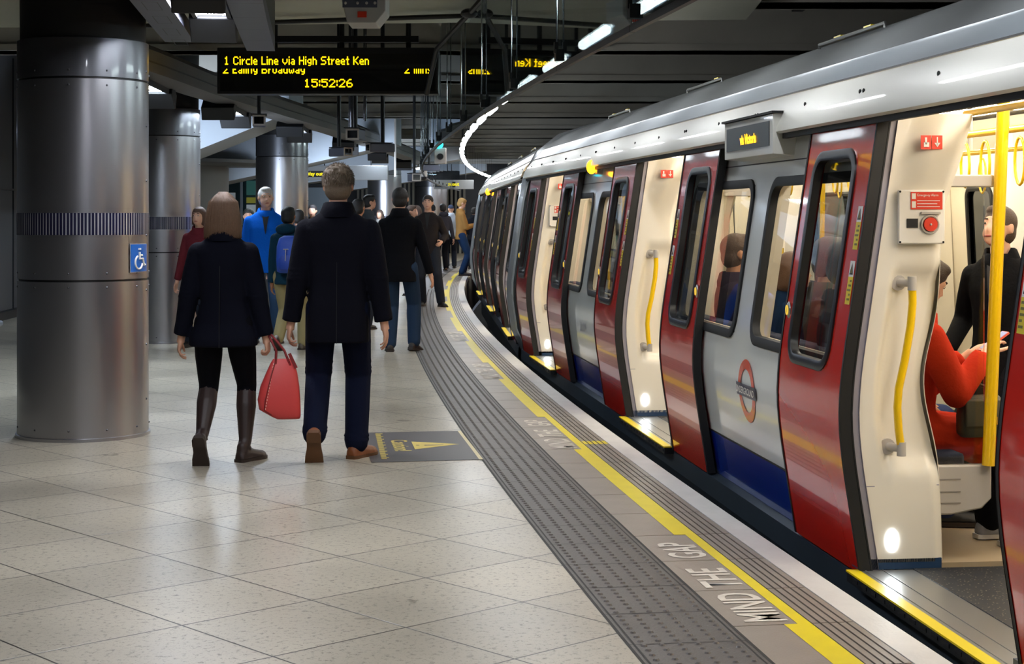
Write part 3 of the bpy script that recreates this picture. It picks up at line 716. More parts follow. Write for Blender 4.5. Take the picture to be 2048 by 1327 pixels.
# ---- only on the nearest car: destination display, roundel, number
fnb = lambda t, z, o=0: Vector((prof(z) + .062 + o, t, z))
f = MB(); prf = [(.27, 1.80), (.262, 1.84), (.118, 1.85), (.118, 2.06), (.26, 2.10)]
f.loft([[(x, -3.25, z) for x, z in prf], [(x, -2.22, z) for x, z in prf]]); db = f.build('display_housing', m_cant, car, bevel=.004)
f = MB(); f.box(.114, .118, -3.19, -2.28, 1.895, 2.025); ds_ = f.build('display_screen', mat('display_glass', '#2a2e2e', .35), db)
textmesh('via Victoria', .074, 'display_text', m_amberglow, ds_, frame4((.111, -2.60, 1.925), (0, -1, 0), (0, 0, 1)), bold=.003)
f = MB(); f.box(.108, .17, -3.27, -2.18, 2.062, 2.074); f.build('display_gap_line', m_rub, db)  # thin black line along the top of the housing
m_rr = mat('roundel_red', '#d8401c', .25, coat=.5); m_rb = mat('roundel_blue', '#141a44', .3, coat=.5)
f = MB(); n = 40; cy, cz = -2.88, .575
for a, b in ((0, 1),):
    ri, ro = .118, .172
    vs = [fnb(cy + r_ * math.cos(2 * PI * i / n), cz + r_ * math.sin(2 * PI * i / n), -.003) for r_ in (ri, ro) for i in range(n)]
    f.add(vs, [(i, (i + 1) % n, n + (i + 1) % n, n + i) for i in range(n)])
rd = f.build('roundel_ring', m_rr, car)
f = MB(); f.grid(lambda t, z: fnb(t, z, -.006), [cy - .205, cy + .205], frng(cz - .035, cz + .035, 4)); f.build('roundel_bar', m_rb, rd)
textmesh('UNDERGROUND', .052, 'lettering', m_wst, rd, frame4(fnb(cy + .19, cz - .018, -.014), (0, -1, 0), (.0, 0, 1)), bold=.0008, xs=.93)
textmesh('21394', .17, 'car_number', m_rb, car, frame4(fnb(2.95, .50, -.006), (0, -1, 0), (-.02, 0, 1)), bold=.001, xs=.85)
# ---- place the cars along the curve
PHI = 6.6
def place(o, mid, deg):
    o.location = (mid[0], mid[1], 0); o.rotation_euler = (0, 0, R(deg))
def axes(deg): a = R(deg); return Vector((-math.sin(a), math.cos(a))), Vector((math.cos(a), math.sin(a)))
mid = Vector((.869, 11.82)); deg = PHI
CARMID = mid.copy(); place(car, mid, deg)
def C1(n, t, z):                       # point in the first car's frame -> world
    T_, N_ = axes(PHI); return Vector((CARMID.x + T_.x * t + N_.x * n, CARMID.y + T_.y * t + N_.y * n, z))
cars = [car]
LBL = ['second train car, beyond the silver gangway, brown-red in the distance', 'third train car curving away behind the second one', 'farthest train car at the end of the platform curve']
proto = None
for k in range(3):
    T_, N_ = axes(deg); pv = mid + T_ * 7.745 + N_ * 1.46; deg -= 3.54; T2, N2 = axes(deg); mid = pv + T2 * 7.745 - N2 * 1.46
    c2 = car.copy(); COL.objects.link(c2); c2['label'] = LBL[k]
    for ch in list(car.children):
        if ch.name.startswith(('display', 'roundel', 'car_number')): continue
        if k > 0 and ch.name.split('.')[0] in ('seat', 'overhead_rail', 'far_pillar', 'yellow_pole', 'seat_plinth', 'doorway_rail'): continue
        copy_tree(ch, c2)
    place(c2, mid, deg); cars.append(c2)
# ================================================================ COLUMNS
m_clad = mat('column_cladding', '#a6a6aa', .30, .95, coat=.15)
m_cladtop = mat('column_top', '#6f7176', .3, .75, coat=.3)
m_navy = mat('band_navy', '#0e0e2c', .5, 0, spec=.2)
m_bandw = mat('band_silver', '#c9c9d2', .25, .6)
m_collar = mat('column_collar', '#1d1d1f', .6)
m_sblue = mat('sign_blue', '#0d5fb8', .35, coat=.4)
def column(x, y, r, label, zs=(1.085, 1.395, 1.545, 2.46, 2.73), rivets=True):
    t = thing('steel_clad_column', label, 'column', (x, y, 0), 0, 'steel clad columns along the platform')
    z1, b0, b1, z2, z3 = zs
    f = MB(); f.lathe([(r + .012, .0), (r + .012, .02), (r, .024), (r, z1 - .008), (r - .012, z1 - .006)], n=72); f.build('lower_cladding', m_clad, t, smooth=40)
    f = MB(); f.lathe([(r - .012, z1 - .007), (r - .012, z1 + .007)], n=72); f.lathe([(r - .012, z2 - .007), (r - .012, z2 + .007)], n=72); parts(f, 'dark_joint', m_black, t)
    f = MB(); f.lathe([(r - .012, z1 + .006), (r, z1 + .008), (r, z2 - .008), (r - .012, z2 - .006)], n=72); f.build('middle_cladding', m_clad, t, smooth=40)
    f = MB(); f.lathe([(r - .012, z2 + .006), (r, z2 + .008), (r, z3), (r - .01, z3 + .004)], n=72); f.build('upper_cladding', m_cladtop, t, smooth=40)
    f = MB(); f.lathe([(r - .02, z3), (r - .012, 3.95)], n=48); f.build('top_collar', m_collar, t)
    f = MB(); f.lathe([(r + .002, b0), (r + .002, b1)], n=96); bd = f.build('striped_band', m_navy, t)
    f = MB(); n = 120
    for i in range(n):
        a = 2 * PI * i / n; w_ = .0035 if i % 3 else .005; p = Vector((math.cos(a), math.sin(a), 0)); q = Vector((-math.sin(a), math.cos(a), 0))
        for sg in (0,): f.quad(*[p * (r + .0035) + q * (s_ * w_) + Vector((0, 0, z)) for s_, z in ((-1, b0), (1, b0), (1, b1), (-1, b1))])
    f.build('band_stripes', m_bandw, bd, kind=None)
    if rivets:
        f = MB()
        for z in (.075, z1 - .045, z1 + .05, z2 - .05, z2 + .05):
            for i in range(11):
                a = R(-100 + i * 32.7 + 12); f.sph((r * math.cos(a), r * math.sin(a), z), .0075, 8, 5)
        for i in range(7): f.sph((r * math.cos(R(-4)), r * math.sin(R(-4)), .25 + i * .38), .008, 8, 5)
        parts(f, 'rivet', mat('rivet_steel', '#55565a', .35, .9), t)
    return t
cA = column(-3.0, 11.55, .447, 'nearest and largest steel column with dark blue striped band at the left')
f = MB(); f.arc if False else None
# accessibility sign curved round the right side of the nearest column
r = .452
def cyl_pt(a, z, o=0): return Vector((-3.0 + (r + o) * math.cos(a), 11.55 + (r + o) * math.sin(a), z))
sg = thing('accessibility_sign', 'small blue wheelchair sign fixed on the right side of the nearest column', 'sign', (-3.0 + r, 11.45, 1.14))
bx = Vector((-3.0 + r, 11.45, 1.14)); a0, a1 = R(-32), R(-6)
def loc_grid(f, aa, zz, o, mi=0): f.grid(lambda a, z: cyl_pt(a, z, o) - bx, frng(*aa, 6), list(zz), mi)
f = MB(); loc_grid(f, (a0 - .01, a1 + .01), (1.135, 1.335), .002); f.build('sign_border', m_bandw, sg)
f = MB(); loc_grid(f, (a0, a1), (1.141, 1.329), .004); f.build('sign_face', m_sblue, sg)
f = MB(); am = (a0 + a1) / 2; sc = .0048
def wp(x, z): return cyl_pt(am + x / r, 1.235 + z, .006) - bx
def wtube(pts, w_=.009): f.tube([wp(*p) for p in pts], w_, 6)
wtube([(-.012, .056), (-.012, .068)], .013); wtube([(-.012, .04), (-.010, -.005), (.03, -.005), (.048, -.05), (.062, -.047)]); wtube([(-.01, .018), (.025, .018)], .007)
wtube([(-.018 + .042 * math.cos(R(q)), -.03 + .045 * math.sin(R(q))) for q in range(110, 365, 20)], .007)
f.build('wheelchair_symbol', m_wst, sg)
column(-4.245, 20.07, .447, 'second steel column, just right of and behind the nearest one', (1.085, 1.36, 1.51, 2.48, 2.81))
column(-3.77, 27.05, .427, 'third steel column, behind the man in the blue jacket', (1.085, 1.36, 1.51, 2.48, 2.83))
column(-3.4, 44.0, .45, 'slim distant steel column seen beyond the short-haired man', (1.085, 1.36, 1.51, 2.6, 2.9), False)
column(-3.05, 62.0, .62, 'distant pale column below the hanging exit sign', (1.085, 1.36, 1.51, 2.6, 2.9), False)
column(-5.6, 50.0, .5, 'farthest steel column between the crowd and the left wall', (1.085, 1.36, 1.51, 2.6, 2.9), False)

# ================================================================ GANTRY with luminaires
m_gan = mat('gantry_panel', '#565a68', .5, .2, var=.1, vscale=3)
m_gand = mat('gantry_dark', '#16181c', .5, .2)
m_gans = mat('gantry_side', '#5d5b58', .5, .35, var=.15, vscale=3)
m_lens = emis('lens', '#f4f6ff', 84.0)
m_lens2 = emis('lens_cool', '#e4f1ff', 60.0)
gt = thing('lighting_gantry', 'near end of the overhead lighting gantry with pale underside panels, top left', 'gantry', A(2.8, 12, 2.83)); gl = A(2.8, 12, 2.83)
class LMB(MB):
    def build(s, *a, **k):
        s.v = [(x - gl.x, y - gl.y, z - gl.z) for x, y, z in s.v]; return MB.build(s, *a, **k)
f = LMB(); f.arc(2.40, 2.62, 4.0, 13.3, 2.83, 2.93); f.build('right_panel_strip', m_gan, gt)
f = LMB(); f.arc(2.98, 3.20, 4.0, 12.7, 2.83, 2.93); f.build('left_panel_strip', m_gan, gt)
f = LMB(); f.arc(2.62, 2.98, 4.0, 13.0, 2.97, 3.02); f.arc(2.40, 2.44, 4, 13.3, 2.93, 3.25); f.arc(3.16, 3.2, 4, 12.7, 2.93, 3.25); f.build('gantry_back', m_gand, gt)
f = LMB()
for k in range(12):
    v = 4.6 + k * .72; f.arc(3.04, 3.14, v, v + .012, 2.829, n=1); f.arc(3.04, 3.14, v + .4, v + .412, 2.829, n=1); f.arc(3.04, 3.046, v, v + .41, 2.829, n=1); f.arc(3.134, 3.14, v, v + .41, 2.829, n=1); f.arc(2.40, 2.62, v, v + .008, 2.8292, n=1)
f.build('panel_seam', m_gand, gt)
f = LMB()
for k in range(12):
    for u in (2.43, 2.59, 3.01, 3.17): f.sph(A(u, 4.9 + k * .72, 2.83), .009, 8, 5)
parts(f, 'panel_bolt', m_black, gt)
def lum(loc, rz, L_, W_, label, m_l, tilt=0.0, hood=True):
    t = thing('luminaire', label, 'ceiling light', loc, rz, 'luminaires along the overhead gantry')
    f = MB(); f.box(-W_ / 2, W_ / 2, -L_ / 2, L_ / 2, .0, .01); f.build('lens', m_l, t)
    f = MB(); f.box(-W_ / 2 - .03, W_ / 2 + .03, -L_ / 2 - .03, L_ / 2 + .03, .012, .11); f.box(-W_ / 2 - .03, -W_ / 2, -L_ / 2 - .03, L_ / 2 + .03, -.02, .012); f.box(W_ / 2, W_ / 2 + .03, -L_ / 2 - .03, L_ / 2 + .03, -.02, .012); f.build('housing', m_gand, t)
    if hood:
        for s_ in (-1, 1):
            f = MB(); f.obox((0, s_ * (L_ / 2 + .18), -.02), (W_ + .12, .3, .17), (R(-28 * s_), 0, 0)); f.build('end_hood', m_gand, t, bevel=.01)
    return t
for i, v in enumerate((5.0, 8.1, 11.0)):
    p = A(2.78, v, 2.90); lum(p, -ATH(v), 1.15, .20, 'luminaire with open bright lens in the near gantry' if v > 10 else 'bright luminaire overhead nearer the camera than the frame, number %s in the gantry' % ('one' if i == 0 else 'two'), m_lens)
# far gantry: box girder along the columns
GP = [(-3.35, 13.3), (-3.25, 15.5), (-3.2, 17.8), (-2.97, 21.8), (-2.68, 26.0), (-2.42, 33.0), (-2.18, 40.9), (-2.0, 55.0)]
gt2 = thing('lighting_gantry', 'long grey box girder receding over the columns, behind the departures board', 'gantry', (-3.2, 17.8, 2.83))
f = MB(); prf = [(0, 0), (-.34, 0), (-.34, .20), (-.06, .26), (0, .20)]
f.loft([[(x + a + 3.2, y - 17.8, b) for a, b in prf] for x, y in GP]); f.build('girder', m_gans, gt2)
f = MB(); f.loft([[(x + a + 3.2, y - 17.8, b) for a, b in ((.004, .085), (.004, .10), (-.01, .10), (-.01, .085))] for x, y in GP]); f.build('side_groove', m_black, gt2)
def gx(y):
    for (x0, y0), (x1, y1) in zip(GP, GP[1:]):
        if y0 <= y <= y1: return x0 + (x1 - x0) * (y - y0) / (y1 - y0)
LL = ['just above the second column', 'between the second column and the first hanging camera', 'above the third column', 'right of the third column', 'beyond the cluster of cameras', 'near the far end of the girder', 'farthest along the girder']
for i, y in enumerate((14.2, 16.3, 20.2, 24.4, 29.5, 34.5, 40.0)):
    lum((gx(y) - .42, y, 2.80), R(3), 1.3, .26, 'cool white luminaire on the long girder, ' + LL[i], m_lens2)
for i, y in enumerate((47.0, 54.0)):
    lum((-2.6, y, 2.85), 0, 1.3, .3, 'distant cool white luminaire, %s' % ('nearer' if i == 0 else 'at the far end'), m_lens2, hood=False)
# left side: dark upper duct with faint strip seen past the nearest column
f = MB(); f.arc(5.9, 6.9, 2, 18, 2.75, 3.3); struct(f, 'ceiling_duct', m_gand)
t = thing('wall_light', 'dim strip light on the dark wall left of the nearest column', 'wall light', A(6.6, 20, 2.5))
f = MB(); f.box(-.1, .1, -1, 1, -.03, .03); f.build('tube', emis('dim_strip', '#cfe0ff', 5.0), t)

# ================================================================ FLUORESCENT ROW above the platform edge
m_tube = emis('tube_glow', '#fbfdff', 40.0)
m_refl = mat('reflector_white', '#a5abab', .4)
proto = None
for k in range(36):
    v = 3.64 + k * 2.1
    if proto is None:
        proto = thing('fluorescent_light', 'white fluorescent tube light in the long row above the platform edge', 'fluorescent light', (0, 0, 0), 0, 'fluorescent row above the platform edge')
        f = MB(); f.cone((0, -.52, 0), (0, .52, 0), .036, .036, 12); f.build('tube', m_tube, proto)
        f = MB(); f.add([(-.035, -.54, .04), (.035, -.54, .04), (.05, -.54, .02), (.025, -.54, .07), (-.025, -.54, .07), (-.05, -.54, .02), (-.035, .54, .04), (.035, .54, .04), (.05, .54, .02), (.025, .54, .07), (-.025, .54, .07), (-.05, .54, .02)],
                        [(0, 1, 7, 6), (1, 2, 8, 7), (0, 6, 11, 5), (3, 9, 8, 2), (4, 5, 11, 10), (3, 4, 10, 9)]); f.build('reflector', m_refl, proto)
        f = MB(); [f.cone((0, s_, .07), (0, s_, 1.12), .0035, .0035, 6) for s_ in (-.45, .45)]; parts(f, 'hanger', m_dark, proto)
        o = proto
    else: o = copy_tree(proto)
    p = A(.05, v, 2.83); o.location = p; o.rotation_euler = (0, 0, -ATH(v))

# ================================================================ GLASS SCREEN above the edge
m_pane = glassmat('screen_pane', (.80, .87, .86), .9, .015, .05)
proto = None
for k in range(26):
    v = 4.1 + k * 1.9
    if proto is None:
        proto = thing('glass_screen', 'hanging glass screen panel with steel hanger above the platform edge', 'glass screen', (0, 0, 0), 0, 'hanging glass screen panels')
        f = MB(); f.box(-.002, .002, -.949, .949, .0, 1.25); f.build('pane', m_pane, proto)
        f = MB(); f.box(-.012, .012, -.95, .95, -.03, .0); f.build('bottom_rail', m_dark, proto)
        f = MB(); f.cone((-.02, .9, .1), (-.02, .9, 1.6), .005, .005, 8); f.build('hanger', mat('hanger_steel', '#bfc4c6', .2, 1.0), proto)
        f = MB(); f.box(-.03, .015, .86, .92, .02, .08); f.box(-.035, -.015, .88, .91, .06, .12); f.build('clamp', m_black, proto)
        o = proto
    else: o = copy_tree(proto)
    o.location = A(.8, v, 2.33); o.rotation_euler = (0, 0, -ATH(v))

# ================================================================ DEPARTURES BOARD
G5 = {'1': '00100 01100 00100 00100 00100 00100 01110', '2': '01110 10001 00001 00010 00100 01000 11111', '5': '11111 10000 11110 00001 00001 10001 01110', '6': '00110 01000 10000 11110 10001 10001 01110',
 ':': '0 1 1 0 1 1 0', 'C': '01110 10001 10000 10000 10000 10001 01110', 'L': '1000 1000 1000 1000 1000 1000 1111', 'H': '10001 10001 10001 11111 10001 10001 10001', 'S': '01111 10000 10000 01110 00001 00001 11110',
 'K': '10001 10010 10100 11000 10100 10010 10001', 'E': '1111 1000 1000 1110 1000 1000 1111', 'B': '11110 10001 10001 11110 10001 10001 11110', 'i': '1 0 1 1 1 1 1', 'r': '000 000 101 110 100 100 100', 'c': '0000 0000 0111 1000 1000 1000 0111',
 'l': '1 1 1 1 1 1 1', 'e': '0000 0000 0110 1001 1111 1000 0111', 'n': '0000 0000 1110 1001 1001 1001 1001', 'a': '0000 0000 0110 0001 0111 1001 0111', 'g': '0000 0000 0111 1001 1001 0111 0001 0110', 'h': '1000 1000 1110 1001 1001 1001 1001',
 't': '010 010 111 010 010 010 011', 'm': '00000 00000 11010 10101 10101 10101 10101', 's': '0000 0000 0111 1000 0110 0001 1110', 'o': '0000 0000 0110 1001 1001 1001 0110', 'd': '0001 0001 0111 1001 1001 1001 0111',
 'w': '00000 00000 10001 10001 10101 10101 01010', 'y': '0000 0000 1001 1001 1001 0111 0001 0110', 'v': '00000 00000 10001 10001 10001 01010 00100', ' ': '00 00 00 00 00 00 00', '_': '0'}
m_led = emis('led_yellow', '#ffc905', 3.4)
def led(f, txt, x, z, px, pz, cut=0, wide=1.0):
    for ch in txt:
        rows = G5[ch].split(); wch = len(rows[0])
        for r_, row in enumerate(rows):
            if r_ < cut: continue
            for c_, b in enumerate(row):
                if b == '1': f.box(x + c_ * px, x + (c_ + .95) * px, -.004, .0, z - (r_ + .98) * pz, z - r_ * pz)
        x += (wch + 1.0) * px
    return x
def ledw(txt): return sum(len(G5[c].split()[0]) + 1.0 for c in txt)
BY = 16.0; bs = FPX / BY
def bxz(px, py): return ((px - 1024) / bs, CAMZ + (HZ - py) / bs)
x0, z0 = bxz(434, 188); x1, z1 = bxz(877, 95)
bd = thing('departures_board', 'hanging black departures board with three lines of yellow dot lettering', 'display board', (x0, BY, z0))
f = MB(); f.box(0, x1 - x0, 0, .22, 0, z1 - z0); f.build('casing', m_black, bd, bevel=.008)
f = MB(); f.box(.03, x1 - x0 - .03, -.003, 0, .03, z1 - z0 - .06); f.build('screen', mat('led_screen', '#060709', .25, coat=.5), bd)
pz = 16.5 / 7 / bs
def line(txt, xa, xb, ytop, cut=0, nm='led_line'):
    f = MB(); px = (xb - xa) / bs / ledw(txt)
    zz = bxz(0, ytop)[1] - z0; xx = bxz(xa, 0)[0] - x0
    led(f, txt, xx, zz, px, pz, cut); f.build(nm, m_led, bd, smooth=0)
line('1 Circle Line via High Street Ken', 448, 740, 113); line('2 Ealing Broadway', 446, 612, 130.5, 3); line('2 mins', 809, 866, 130.5, 3); line('15:52:26', 608, 708, 158)
f = MB(); f.box(.45, 1.95, .06, .14, z1 - z0 + .06, z1 - z0 + .12); [f.cone((x, .1, z1 - z0), (x, .1, 3.95 - z0), .025, .025, 10) for x in (.55, 1.2, 1.85)]; f.build('hanging_frame', m_dark, bd)

# ================================================================ things hung from the ceiling
def cctv(loc, rz, label, zc=3.95, n='security_camera', sc=1.0):
    t = thing(n, label, 'security camera', loc, rz)
    f = MB(); f.box(-.07 * sc, .07 * sc, -.02, .34 * sc, -.055 * sc, .06 * sc); f.build('housing', m_gan, t, bevel=.012)
    f = MB(); f.box(-.085 * sc, .085 * sc, -.05, .30 * sc, .062 * sc, .072 * sc); f.build('sunshield', m_gand, t)
    f = MB(); f.box(-.05 * sc, .05 * sc, -.026, -.02, -.035 * sc, .04 * sc); f.build('lens_window', mat('lens_black', '#08090a', .1, coat=1), t)
    f = MB(); f.box(-.07 * sc, .07 * sc, -.024, -.021, -.055 * sc, -.037 * sc); f.box(-.07 * sc, .07 * sc, -.024, -.021, .042 * sc, .06 * sc); f.box(-.07 * sc, -.052 * sc, -.024, -.021, -.055 * sc, .06 * sc); f.box(.052 * sc, .07 * sc, -.024, -.021, -.055 * sc, .06 * sc); f.build('front_bezel', m_plast, t)
    f = MB(); f.cone((0, .15, .06), (0, .15, zc - loc[2]), .022, .022, 12); f.build('hanging_tube', m_dark, t)
    return t
cctv((-2.73, 17.8, 2.55), R(8), 'security camera hanging below the left part of the departures board')
cctv((-1.64, 17.0, 2.36), R(-5), 'security camera in the middle of the cluster under the departures board')
cctv((-1.75, 17.5, 2.20), R(40), 'lower security camera of the cluster, turned to the left', 3.95, sc=.8)
cctv((-1.50, 17.4, 2.24), R(-60), 'lower security camera of the cluster, turned to the right', 3.95, sc=.8)
cctv((-1.45, 25.0, 2.1), R(15), 'distant security camera pair hanging behind the tall man', 3.95)
cctv((-1.7, 31.0, 2.42), R(-75), 'small security camera on a thin pole beyond the cluster', 3.95)
t = thing('service_pipe', 'thick steel pipe pair dropping to the camera cluster', 'pipe', (-1.66, 17.2, 2.42)); f = MB(); f.cone((-.02, .2, 0), (-.02, .2, 1.5), .045, .045, 14); f.cone((.11, .2, .1), (.11, .2, 1.5), .018, .018, 10); parts(f, 'pipe', mat('pipe_steel', '#8c8f96', .25, .9), t)
t = thing('thin_pole', 'thin pale pole hanging from the ceiling left of the glass screen', 'pole', (-2.18, 30.8, 2.25)); f = MB(); f.cone((0, 0, 0), (0, 0, 1.7), .02, .02, 8); f.build('tube', m_plast, t)
t = thing('dome_camera', 'white dome camera hanging beside the far end of the girder', 'security camera', (-1.78, 33.0, 2.30)); f = MB(); f.sph((0, 0, 0), (.08, .08, .08), 16, 10); f.build('dome', m_black, t); f = MB(); f.cone((0, 0, 0), (0, 0, .14), .085, .085, 20); f.cone((0, 0, .14), (0, 0, 1.65), .02, .02, 8); f.build('housing', m_plast, t)
# white speaker box with red label, top centre
t = thing('hanging_box', 'white hanging equipment box with a red label at the top of the frame', 'equipment box', (-.99, 11.0, 2.80))
f = MB(); P_ = [(-.14, .17), (-.10, .0), (.09, .0), (.155, .08), (.155, .2), (-.14, .2)]; f.loft([[(x, -.1, z) for x, z in P_], [(x, .25, z) for x, z in P_]]); f.build('casing', mat('box_white', '#a9a7a3', .5), t, bevel=.006)
f = MB(); f.box(-.13, .10, -.104, -.1, .10, .35); f.build('mounting_plate', m_gan, t, bevel=.01)
f = MB(); f.box(-.03, .03, -.106, -.1, .035, .075); f.build('red_label', m_redst, t)
f = MB(); [f.sph((x, -.106, .13), .01, 8, 5) for x in (-.11, -.03, .03, .085)]; parts(f, 'bolt', m_plast, t)
f = MB(); f.cone((0, .1, .2), (0, .1, .7), .03, .03, 10); f.build('hanger', m_dark, t)
# cyan signal and repeater box
t = thing('signal_light', 'bright cyan signal lamp on a grey box hanging beside the glass screen', 'signal', (-.98, 22.6, 2.36))
f = MB(); f.box(-.08, .08, -.06, .08, -.13, .09); f.build('box', m_plast, t, bevel=.01)
f = MB(); f.cone((-.0, -.06, -.03), (-.0, -.09, -.03), .045, .04, 18); f.build('round_dial', m_dark, t)
f = MB(); f.sph((-.02, -.06, .13), (.06, .04, .05), 14, 8); f.build('cyan_lamp', emis('cyan_glow', '#19e0f0', 7.0), t)
f = MB(); f.cone((0, 0, .05), (0, 0, 1.4), .015, .015, 8); f.build('hanger', m_dark, t)
# conduit and cables over the platform
t = thing('cable_conduit', 'dark cable conduit running across the pale soffit', 'conduit', (-2, 13, 3.0)); f = MB(); f.tube([(-2.0, .9, .10), (0, .7, .13), (1.8, .45, .16), (3.2, .2, .19)], .02, 8); f.build('tube', m_black, t)
t = thing('ceiling_bracket', 'black diagonal cable bracket below the soffit, right of the departures board', 'bracket', (-.5, 13.0, 3.0)); f = MB(); f.tube([(.45, -.9, .30), (.16, .1, .13), (-.12, .6, -.1), (-.22, .9, -.45)], .022, 8); f.sph((.16, .1, .13), (.07, .07, .04), 12, 8); f.build('bracket_arm', m_black, t)
# direction signs
m_sign = mat('sign_grey', '#a9acae', .5)
def wayout(loc, W_, H_, label, txt, tx, tw, th, rz=0, ts=.1):
    t = thing('direction_sign', label, 'sign', loc, rz)
    f = MB(); f.box(0, W_, 0, .12, 0, H_); f.build('casing', m_sign, t, bevel=.01)
    f = MB(); f.box(tx, tx + tw, -.006, 0, H_ * .2, H_ * .2 + th); pn = f.build('black_panel', m_black, t)
    textmesh(txt, ts, 'lettering', mat('sign_yellow', '#f4e000', .5, emit='#f4e000', es=.8), pn, frame4((tx + .05, -.009, H_ * .2 + th * .28), (1, 0, 0), (0, 0, 1)), bold=.004)
    f = MB(); [f.cone((x, .06, H_), (x, .06, 3.9 - loc[2]), .012, .012, 8) for x in (W_ * .25, W_ * .8)]; parts(f, 'hanger', m_dark, t)
    return t
s_ = FPX / 50.0; wayout(((868 - 1024) / s_, 50.0, CAMZ + (430 - 378) / s_), 1.2, .28, 'hanging exit sign with a left arrow and yellow words, right of centre', '\u2190Way out', .03, .62, .17, ts=.15)
s_ = FPX / 34.0; wayout(((606 - 1024) / s_, 34.0, CAMZ + (430 - 360) / s_), 1.75, .30, 'long grey hanging exit sign behind the tall man, beside the third column', 'Way out', .0, .42, .13, ts=.10)
# bench at the far left
m_bench = mat('bench_blue', '#1e2a4a', .5)
t = thing('platform_bench', 'dark blue and grey platform bench at the left edge', 'bench', (-5.55, 16.4, 0))
f = MB(); f.box(-.8, .42, -.25, .25, .41, .47); f.build('seat', mat('bench_top', '#8f97a3', .3, .6), t, bevel=.02)
f = MB(); f.box(-.8, .30, -.2, .2, .33, .41); f.build('front_panel', m_bench, t)
f = MB(); f.box(-.8, .22, -.15, .15, 0, .33); f.build('plinth', m_dark, t)
# glazed lift booth with notices
t = thing('glass_booth', 'glazed metal booth with notices between the brown drum and the third column', 'booth', (-6.1, 34.5, 0))
f = MB(); [f.box(x, x + .05, -.03, .03, 0, 2.5) for x in (-.1, .42, 1.35)]; f.box(-.1, 1.4, -.03, .03, 2.45, 2.6); f.box(-.1, 1.4, -.03, .03, 0, .15); f.build('frame', mat('booth_frame', '#8b9298', .35, .6), t)
f = MB(); f.box(-.06, 1.35, -.005, .005, .15, 2.45); f.build('glass', glassmat('booth_glass', (.5, .6, .62), 1.2), t)
f = MB(); f.box(-.1, 1.4, .9, .95, 0, 2.6); f.build('back_wall', mat('booth_back', '#6d7f86', .5), t)
for i, (x, z, c) in enumerate(((.0, 1.7, '#dfe9ea'), (.0, 1.35, '#cfe0e2'), (.55, 1.95, '#3f7f74'), (.55, 1.45, '#dfe9ea'), (.55, .95, '#d8e4e6'), (.55, 1.78, '#b9b13c'))):
    f = MB(); f.box(x, x + .32, -.02, -.012, z, z + (.3 if i != 5 else .12)); o = f.build('paper_notice', mat('notice_%s' % c[1:], c, .6), t)
# dark panels, vertical slats and screens at the far concourse
f = MB()
for k in range(26):
    x = -6.2 + k * .17; f.box(x, x + .085, 66.0, 66.1, 0, 2.9)
struct(f, 'wall_far_slats', m_concl)
f = MB(); f.box(-9, 1.5, 66.2, 66.4, 0, 3.9); struct(f, 'wall_far', mat('far_dark', '#3c3f44', .6))
for i, (px, Y, w_) in enumerate(((640, 46.0, 1.2), (668, 52.0, .5))):
    s_ = FPX / Y; t = thing('lift_door', 'grey lift doorway in the distance behind the crowd, %s' % ('left one' if i == 0 else 'right one'), 'lift', ((px - 1024) / s_, Y, 0))
    f = MB(); f.box(-w_ / 2, w_ / 2, 0, .1, 0, 2.3); f.build('panel', mat('lift_panel', '#7d8890', .4, .4), t)
    f = MB(); f.box(-w_ / 2 - .08, -w_ / 2, -.05, .1, 0, 2.4); f.box(w_ / 2, w_ / 2 + .08, -.05, .1, 0, 2.4); f.box(-w_ / 2, w_ / 2, -.05, .1, 2.3, 2.4); f.build('frame', m_dark, t)
# ================================================================ PEOPLE
def remeshed(mb, voxel, smooth=2):
    me = bpy.data.meshes.new('tmp'); me.from_pydata(mb.v, [], mb.f); me.update()
    b = bmesh.new(); b.from_mesh(me); bmesh.ops.recalc_face_normals(b, faces=b.faces); b.to_mesh(me); b.free()
    ob = bpy.data.objects.new('tmp', me); COL.objects.link(ob)
    md = ob.modifiers.new('r', 'REMESH'); md.mode = 'VOXEL'; md.voxel_size = voxel
    if smooth: sm = ob.modifiers.new('s', 'SMOOTH'); sm.factor = .5; sm.iterations = smooth
    dg = bpy.context.evaluated_depsgraph_get(); out = bpy.data.meshes.new_from_object(ob.evaluated_get(dg))
    bpy.data.objects.remove(ob); bpy.data.meshes.remove(me)
    out.polygons.foreach_set('use_smooth', [True] * len(out.polygons)); return out
def addmesh(name, me, m, parent):
    me.materials.clear(); me.materials.append(m); me.name = name
    o = bpy.data.objects.new(name, me); COL.objects.link(o); o.parent = parent; return o
def joinmesh(a, b):
    bm = bmesh.new(); bm.from_mesh(a); bm.from_mesh(b); bm.to_mesh(a); bm.free()
    a.polygons.foreach_set('use_smooth', [True] * len(a.polygons)); return a
def seg(mb, pts, rs, n=12):
    """tapered limb: spheres at the joints, frusta between"""
    for p, r in zip(pts, rs): mb.sph(p, r, n, max(6, n // 2 + 2))
    for i in range(len(pts) - 1): mb.cone(pts[i], pts[i + 1], rs[i], rs[i + 1], n)
def ik(a, c, l1, l2, pole):
    a, c, pole = Vector(a), Vector(c), Vector(pole); d = c - a; L = min(d.length, (l1 + l2) * .999)
    dn = d.normalized(); x = (l1 * l1 - l2 * l2 + L * L) / (2 * L); h = math.sqrt(max(l1 * l1 - x * x, 0))
    p = pole - dn * pole.dot(dn)
    if p.length < 1e-5: p = Vector((0, 1, 0)) - dn * dn.y
    return a + dn * x + p.normalized() * h, a + dn * L
